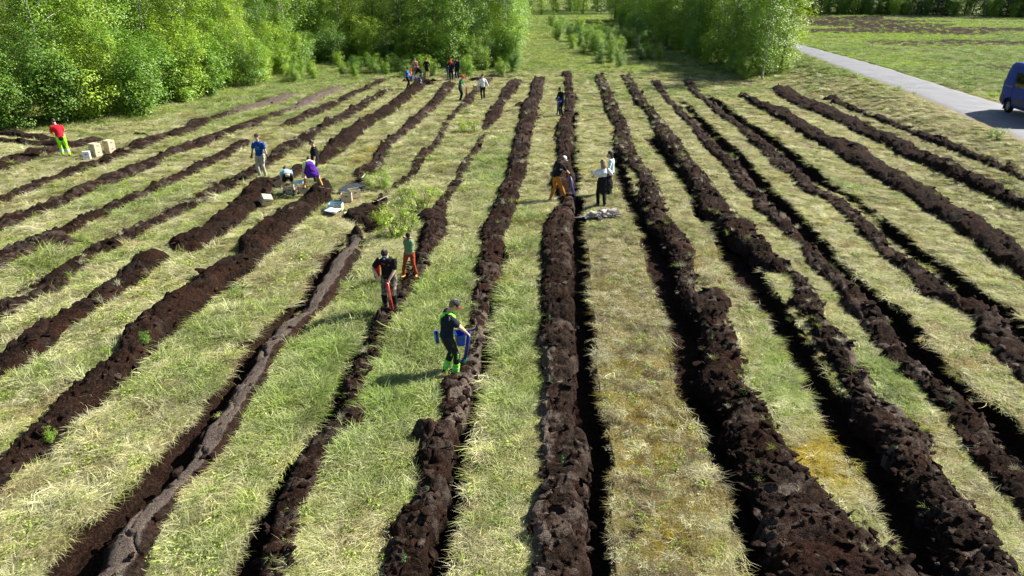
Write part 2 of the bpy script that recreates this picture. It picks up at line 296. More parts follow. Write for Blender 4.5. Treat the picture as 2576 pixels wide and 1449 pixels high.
def M_ground():
    n = NT('bog_ground'); g = n.n('ShaderNodeNewGeometry').outputs['Position']
    gr = n.at('green').outputs['Fac']; so = n.at('soil').outputs['Fac']; mo = n.at('moss').outputs['Fac']
    f = n.noise(3.1, 6, g, .7); f2 = n.noise(22, 5, g, .7)
    straw = n.ramp(f2, [(.3, (.05, .035, .016)), (.5, (.20, .17, .08)), (.7, (.42, .39, .20))])
    green = n.ramp(f2, [(.3, (.018, .03, .006)), (.5, (.07, .11, .02)), (.7, (.18, .25, .05))])
    gm = n.ramp(n.math('ADD', gr, n.math('MULTIPLY', n.math('SUBTRACT', f, .5), 1.3)), [(.2, (0, 0, 0)), (.65, (1, 1, 1))])
    c = n.mix(gm, straw, green)
    moss = n.ramp(f2, [(.3, (.05, .035, .005)), (.6, (.22, .16, .015)), (.8, (.34, .28, .03))])
    c = n.mix(mo, c, moss)
    peat = n.ramp(f2, [(.3, (.004, .002, .0013)), (.5, (.017, .0085, .0055)), (.7, (.055, .030, .019))])
    sm = n.ramp(n.math('ADD', so, n.math('MULTIPLY', n.math('SUBTRACT', f2, .5), .5)), [(.38, (0, 0, 0)), (.55, (1, 1, 1))])
    c = n.mix(sm, c, peat)
    n.l(c, n.p.inputs['Base Color']); n.p.inputs['Roughness'].default_value = .95; n.p.inputs['Specular IOR Level'].default_value = .08
    n.bump(n.math('ADD', f2, f), .09, 1.0); return n.m
PEAT = M_peat(); GROUND = M_ground()
vv = np.concatenate([np.array([-54.2, -53.5, -52, -50, -47, -44, -40, -35, -30, -24, -18, -12, -6]), np.arange(0, 1640, 2.7), np.array([1700, 1800, 2000, 2300, 2800, 3600, 5200, 9000])])
uu = np.concatenate([np.array([-60000, -20000, -8000, -4000, -2200, -1400, -900, -600, -400, -280]), np.arange(-200, 2790, 4.0), np.array([2860, 2980, 3200, 3500, 4000, 4800, 6500, 11000, 22000, 60000])])
bb = (vv - 724.5) / F; dd = CAMH / (SP + bb * CP); Yr = dd * (CP - bb * SP)
X = (uu[None, :] - 1288) / F * dd[:, None]; Y = np.repeat(Yr[:, None], len(uu), 1)
Y = Y + 0 * X
tm = trench_mask(X, Y); tg = trench_mask(X, Y, .10); sp = spoil_mask(X, Y); mo = mossy(X, Y); ba = bare(X, Y); gn = greenness(X, Y)
Z = base_h(X, Y)
dep = .40 + .16 * (fbm(X * 1.1, Y * 1.1, 3, 55) - .5)
Z = Z - tm * dep + tm * .10 * (fbm(X * 5, Y * 5, 3, 57) - .5) + ba * .10 * (fbm(X * 4, Y * 4, 4, 58) - .5)
Z = Z + .035 * (fbm(X * 9, Y * 9, 2, 59) - .5) * sstep(50, 20, Y)
# puddle hollow
pdx, pdy, _ = gp(886, 472); pr = np.hypot((X - pdx) / 1.0, (Y - pdy) / 1.5)
Z = Z - .12 * sstep(1.3, .5, pr)
nr, nc = X.shape; idx = np.arange(nr * nc).reshape(nr, nc)
Q = np.stack([idx[1:, :-1], idx[1:, 1:], idx[:-1, 1:], idx[:-1, :-1]], -1).reshape(-1, 4)
me = np_mesh('ground', np.stack([X, Y, Z], -1).reshape(-1, 3), Q)
attr(me, 'green', gn); attr(me, 'soil', np.clip(np.maximum(np.maximum(np.maximum(sstep(.05, .5, tm), tg * .62), sp * .9), np.maximum(ba, sstep(1.5, .6, pr))), 0, 1)); attr(me, 'moss', mo)
ground = obj('ground', me, GROUND); tag(ground, kind='structure')
def gh(x, y):
    """height of the ground incl. trenches"""
    x = np.asarray(x, float); y = np.asarray(y, float)
    z = base_h(x, y); t = trench_mask(x, y); d = .40 + .16 * (fbm(x * 1.1, y * 1.1, 3, 55) - .5)
    return z - t * d
def ghs(x, y): return float(gh(np.array([x]), np.array([y]))[0])

# ------------------------------------------------------------------ peat ridges
def ridge_z(rid, s, u, h, grey):
    """relief of the turned slice; s along (m), u -1..1 across, w half width"""
    pass
LBL = {
 'C': 'broad dark peat ridge running straight up the middle, beside the ochre trousers',
 'R1': 'crumbly peat ridge right of the driftwood, spreading into a wide mud heap',
 'R2': 'twisting peat ridge second right of the women, smooth slabs curling over in front',
 'R3': 'narrow low peat ridge, third right of the middle ridge, black trench on its right',
 'R4': 'low peat ridge with side lobes, fourth right of the middle ridge, trench on its right',
 'R5': 'tall dark peat ridge with a shaded near face, third from the road',
 'R6': 'long even black peat ridge, second from the road',
 'R7': 'short thin broken peat ridge nearest to the paved road',
 'L1': 'lumpy greyish peat ridge just right of the nearest man with the blue tube',
 'L2': 'thin peat ridge on which the man with the red planting tube stands',
 'L3a': 'broken peat ridge ending behind the yellow-green bush in the middle of the field',
 'L3': 'smooth pale grey cracked peat slice running to the bottom left beside a trench',
 'L4a': 'peat ridge running from the far edge down to the small blue puddle',
 'L4': 'massive rounded dark brown peat ridge from the seedling boxes down to the left edge',
 'L5a': 'thick peat ridge passing the black-shirted man and ending above a gap in the left field',
 'L5b': 'peat ridge starting with a hooked clod below the gap and running off the left edge',
 'L6a': 'thin double peat ridge passing behind the man in the blue t-shirt',
 'L7': 'far end of a low broken peat ridge left of the planters at the forest edge',
 'L7b': 'low peat ridge that ends in a point left of the man in the blue t-shirt',
 'L8': 'long peat ridge with smooth grey slabs at its far end, second from the stacked boxes',
 'L9': 'long peat ridge passing just right of the stacked boxes, grey at its far end',
 'L10': 'short peat ridge beside the walking man in the red shirt',
}
ridge_fn = {}
def build_ridge(rid, seed):
    r = RID[rid]; W = r['W']; h0 = r['h']
    y0, y1 = W[0, 0], W[-1, 0]
    v0 = project(np.array([0.]), np.array([y1]))[1][0]; v1 = min(project(np.array([0.]), np.array([y0]))[1][0], 1640)
    n = int((v1 - v0) / 3.0) + 8
    v = np.linspace(v1, v0, n); b = (v - 724.5) / F; d = CAMH / (SP + b * CP); ys = d * (CP - b * SP)
    xl, xr = iv(W, np.clip(ys, y0 + 1e-4, y1 - 1e-4))
    xc, hw = (xl + xr) / 2, np.maximum((xr - xl) / 2, .15)
    hw = hw * (1 + .16 * (fbm(ys * 1.5 + seed, ys * 0, 3, seed) - .5) * 2); xc = xc + .12 * (fbm(ys * 1.1, ys * 0 + 5, 3, seed + 1) - .5) * 2 * np.minimum(1, hw / .3)
    nc = 41 if rid in ('C', 'R1', 'R2', 'L4', 'L1') else 27
    u = np.linspace(-1, 1, nc); U = np.repeat(u[None], n, 0); S = np.repeat(ys[:, None], nc, 1)
    endt = sstep(y1, y1 - .5, S) * (sstep(y0, y0 + .5, S) if W[0, 0] > 14 else 1)
    Xx = xc[:, None] + U * hw[:, None] * (.75 + .25 * endt)
    h = h0 * np.clip(hw / .38, .6, 1.1)[:, None] * (.8 + .4 * fbm(S * .9, S * 0, 3, seed + 2))
    prof = np.clip(1 - np.abs(U) ** 3.0, 0, 1) ** .62
    if r.get('grey'):   # a slice lying on its side: high on the left, falling right
        prof = np.clip(prof * (.85 + .25 * U), 0, 2)
    px, py = Xx, S
    # slabs: plates broad across the ridge and short along it, tilted like shingles; then crumbs
    gk = r.get('grey')
    wx, wy = .35 * (fbm(px * 2.5, py * 2.5, 3, 3) - .5), .55 * (fbm(px * 2.2 + 7, py * 2.2, 3, 8) - .5)
    f1, f2, idh, ox, oy = worley(px * 1.25 + wx, py * (3.0 if not gk else 1.7) + wy, seed)
    g1, g2, idg, gx_, gy_ = worley(px * 3.4 + 2.2 * wx, py * 6.8 + 2.2 * wy, seed + 4)
    k1, k2 = hsh(np.floor(idh * 97), 0, 1), hsh(np.floor(idh * 91), 0, 2)
    m1, m2, m3, m4 = hsh(np.floor(idg * 93), 0, 5), hsh(np.floor(idg * 89), 0, 6), 0, 0
    slab = (idh - .5) * .085 + oy * (.3 + k1) * .15 + ox * (k2 - .35) * .14
    crack = -np.exp(-((f2 - f1) / .05) ** 2) * (.035 if not gk else .06)
    lump = (fbm(px * 1.3, py * 1.3, 3, seed + 6) - .5) * .16
    mid = (idg - .5) * .045 + gy_ * (m1 - .1) * .10 + gx_ * (m2 - .5) * .10 - np.exp(-((g2 - g1) / .07) ** 2) * .014
    rid_ = 0.0
    fine = (fbm(px * 13, py * 26, 4, seed + 7) - .5) * .055
    rough_k = .15 if gk else 1.0
    e = np.clip(prof * 1.6, 0, 1)
    Z = base_h(Xx, S) + h * prof * endt + (rough_k * (slab + lump * .8 + mid + rid_ + fine) + crack) * e * endt - .10 * (1 - prof) ** 2 - .04
    edge = (np.abs(U) > .97); Z = np.where(edge, Z - .12, Z)
    # ragged sideways displacement
    Xx = Xx + e * .05 * (fbm(px * 6, py * 6, 3, seed + 9) - .5) * 2 + (1 - e) * .16 * (fbm(px * 1.0, py * 5, 3, seed + 10) - .5) * 2
    Sy = S + e * .06 * (fbm(px * 7 + 9, py * 7, 3, seed + 11) - .5) * 2
    idx = np.arange(n * nc).reshape(n, nc)
    Q = np.stack([idx[:-1, :-1], idx[:-1, 1:], idx[1:, 1:], idx[1:, :-1]], -1).reshape(-1, 4)
    me = np_mesh('peat_ridge', np.stack([Xx, Sy, Z], -1).reshape(-1, 3), Q)
    uu_, vv_ = project(Xx, S)
    dry = sstep(.62, .75, idh) * .55 + sstep(.55, .75, fbm(px * .7, py * .35, 3, seed + 12)) * .25
    if r.get('grey'): dry = .15 + 1.3 * sstep(.0, .2, .62 - np.abs(U + .05)) * sstep(.2, .8, endt)
    if rid == 'L1': dry = dry + 1.25 * sstep(650, 780, vv_) * sstep(1110, 1060, vv_) * sstep(-.45, -.1, U) * (m2 > .18)
    if rid == 'C': dry = dry + 1.1 * sstep(850, 900, vv_) * sstep(-.30, -.5, U + (m1 - .5) * .5)
    if rid in ('R2',): dry = dry + 1.2 * sstep(750, 850, vv_) * sstep(1120, 1080, vv_) * sstep(.1, .35, U) * (k1 > .25) + .9 * sstep(1120, 1150, vv_) * sstep(.3, .6, U) * (m1 > .4)
    if rid in ('L8', 'L9'): dry = dry + 1.3 * sstep(300, 275, vv_)
    if rid in ('R5', 'R6', 'L5a', 'L5b', 'L4'): dry = dry * .25
    if rid in ('R1', 'R2', 'R3', 'R4'): dry = dry + 1.1 * (m2 > .92) * (m1 > .3)
    attr(me, 'dry', np.clip(dry, 0, 1.5 if r.get('grey') else 1.3))
    o = obj('peat_ridge', me, PEAT); tag(o, LBL[rid], 'peat ridge', 'turned peat ridges across the field')
    # clods
    rng = np.random.default_rng(int(seed * 10) + 3)
    L = max(3, (v1 - v0) / 8.0); nk = int(L * (3.4 if rid in ('R1', 'R2') else 1.5 if rid in ('C', 'L1', 'R3', 'R4') else .3 if r.get('grey') else 1.1))
    rows = rng.integers(0, n, nk); side = rng.choice([-1, 1], nk); uu2 = side * rng.uniform(.55, 1.12, nk); k0 = rng.random(nk) < .45; uu2[k0] = rng.uniform(-.8, .8, k0.sum())
    cv, cf = CLOD; VV = []; FF = []
    for i in range(nk):
        rr = rows[i]; x = xc[rr] + uu2[i] * hw[rr]; y = ys[rr] + rng.uniform(-.05, .05)
        s = rng.uniform(.018, .055) * (1 + .014 * y)
        j = int(np.clip((uu2[i] + 1) / 2 * (nc - 1), 0, nc - 1)); z = Z[rr, j] if abs(uu2[i]) < 1 else float(base_h(np.array([x]), np.array([y]))[0])
        z = max(z, float(base_h(np.array([x]), np.array([y]))[0]) - .05)
        pl = rng.random() < .55
        q = cv[rng.integers(0, 4)] * (np.array([s * rng.uniform(1.3, 2.8), s * rng.uniform(.9, 1.9), s * rng.uniform(.22, .4)]) if pl else np.array([s * rng.uniform(.7, 1.4), s * rng.uniform(.7, 1.2), s * rng.uniform(.5, .8)]))
        b_ = rng.normal(0, .45); cb, sb = math.cos(b_), math.sin(b_); q = np.stack([q[:, 0], q[:, 1] * cb - q[:, 2] * sb, q[:, 1] * sb + q[:, 2] * cb], 1)
        a = rng.uniform(0, 6.28); ca, sa = math.cos(a), math.sin(a)
        q = np.stack([q[:, 0] * ca - q[:, 1] * sa, q[:, 0] * sa + q[:, 1] * ca, q[:, 2]], 1) + (x, y, z + s * .2)
        VV.append(q); FF.append(cf + i * len(q))
    me = np_mesh('clods', np.concatenate(VV), np.concatenate(FF), smooth=False)
    attr(me, 'dry', np.repeat(rng.random(nk) ** 5, len(cv[0])))
    c = obj('clods', me, PEAT, o); tag(c, kind='stuff')
    ridge_fn[rid] = (ys, xc, hw, Z)
    return o
bm = bmesh.new(); bmesh.ops.create_icosphere(bm, subdivisions=2, radius=1); bm.verts.ensure_lookup_table()
_base = np.array([v.co for v in bm.verts]); _cf = np.array([[v.index for v in f.verts] for f in bm.faces]); bm.free()
CLOD = ([_base * (1 + .9 * (fbm(_base[:, 0] * 2.6 + k, _base[:, 1] * 2.6 + _base[:, 2] * 2, 3, k)[:, None] - .5) * 2) for k in range(4)], _cf)
for i, k in enumerate(RID): build_ridge(k, 2.3 + i * 1.7)
def surf(x, y):
    """top surface height: ground or ridge"""
    z = ghs(x, y)
    for k, (ys, xc, hw, Z) in ridge_fn.items():
        if y < ys.min() or y > ys.max(): continue
        i = int(np.argmin(np.abs(ys - y))); u = (x - xc[i]) / hw[i]
        if abs(u) < .93: z = max(z, float(Z[i, int((u + 1) / 2 * (Z.shape[1] - 1))]))
    return z
# short cross ridges at the far left, drawn as polylines of (u, v, half width m, height m)
def poly_ridge(pts, label, seed, dryk=.2, name='peat_ridge', cat='peat ridge', group='turned peat ridges across the field'):
    P = []
    for u, v, hwid, hh in pts: x, y, z = gp(u, v); P.append((x, y, hwid, hh))
    P = np.array(P); d = np.r_[0, np.cumsum(np.hypot(np.diff(P[:, 0]), np.diff(P[:, 1])))]
    n = max(12, int(d[-1] / .05)); n = min(n, 260); s = np.linspace(0, d[-1], n); I = [np.interp(s, d, P[:, k]) for k in range(4)]
    tx, ty = np.gradient(I[0], s), np.gradient(I[1], s); ln = np.hypot(tx, ty); nx, ny = -ty / ln, tx / ln
    nc = 17; u = np.linspace(-1, 1, nc); U = np.repeat(u[None], n, 0)
    wv = I[2] * (1 + .5 * (fbm(s * 2, s * 0, 3, seed) - .5)); en = np.clip(np.minimum(s, d[-1] - s) / .25, .05, 1) ** .5
    Xx = I[0][:, None] + nx[:, None] * U * (wv * en)[:, None]; Yy = I[1][:, None] + ny[:, None] * U * (wv * en)[:, None]
    prof = (1 - np.abs(U) ** 2.6) ** .7
    f1, f2, idh, ox, oy = worley(Xx * 3, Yy * 3, seed)
    Z = base_h(Xx, Yy) + I[3][:, None] * en[:, None] * prof * (.6 + .8 * fbm(Xx * 1.5, Yy * 1.5, 3, seed)) + ((idh - .5) * .10 + (fbm(Xx * 9, Yy * 9, 3, seed) - .5) * .10 - np.exp(-((f2 - f1) / .1) ** 2) * .04) * prof - .07
    idx = np.arange(n * nc).reshape(n, nc)
    Q = np.stack([idx[:-1, :-1], idx[:-1, 1:], idx[1:, 1:], idx[1:, :-1]], -1).reshape(-1, 4)
    me = np_mesh(name, np.stack([Xx, Yy, Z], -1).reshape(-1, 3), Q); attr(me, 'dry', np.clip(idh * dryk * 2, 0, 1))
    o = obj(name, me, PEAT); tag(o, label, cat, group); return P
EXTRA = []
def PR(*a, **k): EXTRA.append(poly_ridge(*a, **k))
PR([(-60,338,.4,.3),(30,341,.4,.3),(90,346,.4,.3),(140,352,.35,.25)], 'thin dark peat ridge lying sideways behind the man in the red shirt', 1)
PR([(-60,352,.3,.2),(40,358,.35,.25),(100,364,.4,.3),(150,366,.4,.3),(200,364,.35,.25),(250,354,.3,.2)], 'dark peat ridge lying sideways at the knees of the man in the red shirt', 2)
PR([(60,392,.35,.25),(85,388,.5,.35),(120,384,.4,.3)], 'grey-topped peat clod left of the man in the red shirt', 3, .9, 'peat_clod', 'peat clod', 'loose peat clods')
PR([(375,352,.15,.1),(410,348,.2,.18),(455,344,.12,.1)], 'small dark peat scrap on straw behind the stacked boxes', 4, name='peat_clod', cat='peat clod', group='loose peat clods')
PR([(330,335,.1,.08),(360,338,.2,.15),(380,342,.12,.1)], 'small dark peat scrap at the edge of the thicket', 5, name='peat_clod', cat='peat clod', group='loose peat clods')
PR([(70,622,.25,.2),(90,612,.45,.35),(150,612,.4,.3),(185,620,.25,.2)], 'hooked peat clod resting on the ridge near the left edge', 6, .7, 'peat_clod', 'peat clod', 'loose peat clods')
PR([(340,648,.3,.22),(370,655,.5,.4),(405,668,.5,.35)], 'dark hooked peat clod at the head of a ridge in the left field', 7, .1, 'peat_clod', 'peat clod', 'loose peat clods')
PR([(690,462,.45,.35),(660,468,.5,.4),(640,482,.45,.35)], 'large dark peat clod beside the woman in the light blue top', 8, .1, 'peat_clod', 'peat clod', 'loose peat clods')
PR([(1330,268,.15,.15),(1310,266,.35,.3),(1295,271,.2,.2)], 'peat clod bulging left from a lumpy ridge near the far end', 9, .1, 'peat_clod', 'peat clod', 'loose peat clods')
PR([(1045,560,.2,.2),(1075,548,.45,.35),(1100,560,.45,.35),(1110,575,.3,.2)], 'dark peat clod right of the yellow-green bush', 10, .1, 'peat_clod', 'peat clod', 'loose peat clods')
PR([(870,545,.2,.2),(900,548,.4,.3),(945,560,.45,.3),(930,585,.3,.2)], 'heap of broken peat between the liner box and the bush', 11, .1, 'peat_clod', 'peat clod', 'loose peat clods')
PR([(880,590,.1,.2),(895,588,.2,.35),(910,596,.15,.3)], 'peat lip curling up at the head of the smooth grey slice', 12, .3, 'peat_clod', 'peat clod', 'loose peat clods')
PR([(1740,745,.2,.2),(1800,755,.35,.4),(1838,775,.25,.3)], 'peat slab arching to the right off the crumbly ridge', 13, .5, 'peat_clod', 'peat clod', 'loose peat clods')
PR([(2100,385,.3,.3),(2140,376,.4,.35),(2185,380,.3,.3)], 'peat clod jutting from the top of the tall ridge third from the road', 14, .1, 'peat_clod', 'peat clod', 'loose peat clods')
PR([(1370,602,.2,.12),(1385,606,.3,.3),(1400,600,.2,.3)], 'peat clod poking out left of the middle ridge below the driftwood', 15, .1, 'peat_clod', 'peat clod', 'loose peat clods')
PR([(2310,735,.2,.2),(2360,750,.3,.3),(2420,770,.2,.25)], 'side lobe of peat on the right beside a black trench', 16, .3, 'peat_clod', 'peat clod', 'loose peat clods')
PR([(2450,850,.2,.3),(2490,845,.3,.3),(2550,870,.3,.25)], 'dark side lobe of peat near the right edge', 17, .3, 'peat_clod', 'peat clod', 'loose peat clods')
PR([(1100,203,.3,.2),(1050,205,.4,.3),(1010,207,.3,.2)], 'far low peat ridge beside the planter in the black hooded top', 18)
PR([(1050,212,.3,.3),(1070,208,.5,.4),(1085,214,.4,.3)], 'peat mound at the feet of the planter in the striped trousers', 19, .1, 'peat_clod', 'peat clod', 'loose peat clods')
PR([(1180,199,.3,.2),(1200,203,.4,.3),(1215,199,.3,.2)], 'small peat mound behind the planter in the orange cap', 20, .1, 'peat_clod', 'peat clod', 'loose peat clods')
PR([(805,330,.1,.2),(820,320,.1,.5),(832,312,.05,.45)], 'peat root sticking up from a ridge left of the planters', 21, .1, 'peat_clod', 'peat clod', 'loose peat clods')
PR([(850,372,.15,.3),(840,365,.25,.35),(832,358,.15,.3)], 'upright dark clod behind the ridge right of the black-shirted man', 22, .1, 'peat_clod', 'peat clod', 'loose peat clods')
def extra_mask(x, y):
    m = np.zeros(x.shape, bool)
    for P in EXTRA:
        for a, b in zip(P[:-1], P[1:]):
            d = b[:2] - a[:2]; L = d @ d + 1e-9; t = np.clip(((x - a[0]) * d[0] + (y - a[1]) * d[1]) / L, 0, 1)
            m |= np.hypot(x - a[0] - t * d[0], y - a[1] - t * d[1]) < a[2] * .85
    return m

# ------------------------------------------------------------------ road, puddle
def M_asphalt():
    n = NT('asphalt'); g = n.n('ShaderNodeNewGeometry').outputs['Position']
    f = n.noise(.8, 6, g, .6); f2 = n.noise(30, 4, g)
    c = n.ramp(f, [(.3, (.10, .106, .118)), (.7, (.165, .172, .188))])
    c = n.mix(n.ramp(f2, [(.4, (0, 0, 0)), (.9, (.8, .8, .8))]), c, (.10, .10, .11))
    vo = n.n('ShaderNodeTexVoronoi', feature='DISTANCE_TO_EDGE'); vo.inputs['Scale'].default_value = .38
    wv = n.n('ShaderNodeVectorMath', operation='ADD'); n.l(g, wv.inputs[0])
    nz = n.n('ShaderNodeTexNoise'); nz.inputs['Scale'].default_value = 1.5; n.l(g, nz.inputs['Vector']); n.l(nz.outputs['Color'], wv.inputs[1]); n.l(wv.outputs[0], vo.inputs['Vector'])
    ck = n.math('MULTIPLY', n.ramp(vo.outputs['Distance'], [(.0, (1, 1, 1)), (.012, (0, 0, 0))]), n.ramp(n.noise(.25, 3, g), [(.5, (0, 0, 0)), (.6, (1, 1, 1))]))
    c = n.mix(ck, c, (.04, .035, .03))
    ed = n.at('edge').outputs['Fac']
    c = n.mix(n.ramp(n.math('ADD', ed, n.math('MULTIPLY', n.math('SUBTRACT', n.noise(2.2, 5, g), .5), 1.2)), [(.55, (0, 0, 0)), (.7, (1, 1, 1))]), c, (.17, .125, .075))
    n.l(c, n.p.inputs['Base Color']); n.p.inputs['Roughness'].default_value = .75; n.bump(f2, .008, .6); return n.m
ys = np.concatenate([np.linspace(8, 90, 200), np.linspace(92, 320, 60)]); a, b = lin(NE, ys), lin(FE, ys)
a = a + .18 * (fbm(ys * .9, ys * 0, 4, 3) - .5) * 2; b = b + .18 * (fbm(ys * .9, ys * 0 + 9, 4, 4) - .5) * 2
t = np.linspace(0, 1, 13); X2 = a[:, None] * (1 - t) + b[:, None] * t; Y2 = np.repeat(ys[:, None], 13, 1)
Z2 = np.full(X2.shape, ZR + .045) + .03 * (1 - (2 * t - 1) ** 2) - .09 * ((t < .01) | (t > .99))
idx = np.arange(X2.size).reshape(X2.shape)
me = np_mesh('road', np.stack([X2, Y2, Z2], -1).reshape(-1, 3), np.stack([idx[:-1, :-1], idx[:-1, 1:], idx[1:, 1:], idx[1:, :-1]], -1).reshape(-1, 4))
attr(me, 'edge', np.repeat((np.abs(2 * t - 1) ** 3)[None], len(ys), 0)); tag(obj('road', me, M_asphalt()), kind='structure')
n = NT('water'); n.p.inputs['Base Color'].default_value = (.02, .02, .018, 1); n.p.inputs['Roughness'].default_value = .03; n.p.inputs['IOR'].default_value = 1.33
n.p.inputs['Specular IOR Level'].default_value = 1.0; n.bump(n.noise(18, 2, n.n('ShaderNodeNewGeometry').outputs['Position']), .002, .3); WATER = n.m
pz = ghs(pdx, pdy)
an = np.linspace(0, 2 * math.pi, 41)[:-1]
def puddle(u0, v0, rx, ry, rot, dz):
    x0, y0, _ = gp(u0, v0); z0 = float(base_h(np.array([x0]), np.array([y0]))[0])
    rr = 1 + .35 * (fbm(np.cos(an) * 1.5 + 3, np.sin(an) * 1.5, 3, 5) - .5) * 2
    V = [(x0, y0, z0 + dz)] + [(x0 + rx * r_ * math.cos(q) * math.cos(rot) - ry * r_ * math.sin(q) * math.sin(rot), y0 + rx * r_ * math.cos(q) * math.sin(rot) + ry * r_ * math.sin(q) * math.cos(rot), z0 + dz) for q, r_ in zip(an, rr)]
    me = new_mesh('puddle', V, [(0, 1 + i, 1 + (i + 1) % 40) for i in range(40)]); return tag(obj('puddle', me, WATER), kind='structure')
puddle(888, 468, .85, .33, R(62), -.045)
puddle(1825, 985, .28, .16, R(100), .05)

# ------------------------------------------------------------------ grass (geometry-node scatter, one object per kind)
def blade_mesh(name, seed, n, L, wid, el0, el1, spread, bend, curl=.3):
    """tuft of n blades; el = start elevation range (deg)"""
    rng = np.random.default_rng(seed); V = []; Fq = []; br = []
    for i in range(n):
        r0 = spread * math.sqrt(rng.random()); a0 = rng.uniform(0, 6.283); bx, by = r0 * math.cos(a0), r0 * math.sin(a0)
        az = rng.normal(0, .75) if curl < 0 else rng.uniform(0, 6.283)
        el = R(rng.uniform(el0, el1)); l = L * rng.uniform(.5, 1.1); w_ = wid * rng.uniform(.7, 1.3)
        p = np.array([bx, by, -.02 + rng.uniform(0, .03)]); k = 4; pts = [p]
        for j in range(k - 1):
            d = np.array([math.cos(el) * math.cos(az), math.cos(el) * math.sin(az), math.sin(el)]); p = p + d * l / (k - 1); pts.append(p); el -= R(bend) * rng.uniform(.5, 1.3); az += rng.normal(0, abs(curl))
        b0 = len(V); sx, sy = -math.sin(az), math.cos(az); tw = rng.uniform(-.6, .6)
        for j, q in enumerate(pts):
            ww = w_ * (1 - (j / (k - 1)) ** 1.5 * .9) / 2
            V.append((q[0] - sx * ww, q[1] - sy * ww, max(q[2], -.02) - tw * ww)); V.append((q[0] + sx * ww, q[1] + sy * ww, max(q[2], -.02) + tw * ww))
            c_ = rng.uniform(-.1, .1); br += [0, 0]
        vb = rng.random()
        br[-2 * k:] = [vb] * (2 * k)
        for j in range(k - 1): Fq.append((b0 + 2 * j, b0 + 2 * j + 1, b0 + 2 * j + 3, b0 + 2 * j + 2))
    me = np_mesh(name, V, Fq, smooth=False); attr(me, 'blade', br); return me
def leaf_mesh(name, seed, n, rad, hgt, ls, stems=5):
    rng = np.random.default_rng(seed)
    P = rng.normal(0, 1, (n, 3)); P /= np.linalg.norm(P, axis=1)[:, None]; P *= rng.random((n, 1)) ** .4
    P = P * [rad, rad, hgt / 2] + [0, 0, hgt / 2]
    V, Q = leaves(P, rng, ls); me = np_mesh(name, V, Q, smooth=False); attr(me, 'blade', np.repeat(rng.random(n), 4)); return me
def leaves(P, rng, size, up=.35, out=None):
    n = len(P); nrm = rng.normal(0, 1, (n, 3)); nrm[:, 2] = np.abs(nrm[:, 2]) + up
    if out is not None: nrm = nrm * .45 + out
    nrm /= np.linalg.norm(nrm, axis=1)[:, None]
    t = rng.normal(0, 1, (n, 3)); t -= (t * nrm).sum(1)[:, None] * nrm; t /= np.linalg.norm(t, axis=1)[:, None]; b = np.cross(nrm, t)
    s = size * rng.uniform(.6, 1.25, (n, 1))
    V = np.stack([P - t * s, P - b * s * .55 + nrm * s * .08, P + t * s, P + b * s * .55 + nrm * s * .08], 1).reshape(-1, 3)
    return V, np.arange(4 * n).reshape(n, 4)
def M_grass(name, trans=.35):
    n = NT(name); tint = n.at('tint', 'INSTANCER').outputs['Color']; b = n.at('blade').outputs['Fac']
    m = n.n('ShaderNodeMapRange'); m.inputs['To Min'].default_value = .38; m.inputs['To Max'].default_value = 1.5; n.l(b, m.inputs['Value'])
    v = n.n('ShaderNodeVectorMath', operation='SCALE'); n.l(tint, v.inputs[0]); n.l(m.outputs[0], v.inputs['Scale'])
    df = n.p; df.inputs['Roughness'].default_value = .7; df.inputs['Specular IOR Level'].default_value = .15; n.l(v.outputs[0], df.inputs['Base Color'])
    tr = n.n('ShaderNodeBsdfTranslucent'); n.l(v.outputs[0], tr.inputs[0]); mx = n.n('ShaderNodeMixShader'); mx.inputs[0].default_value = trans * .8
    n.l(df.outputs[0], mx.inputs[1]); n.l(tr.outputs[0], mx.inputs[2]); n.l(mx.outputs[0], n.out.inputs['Surface']); return n.m
MG = M_grass('grass_blades')
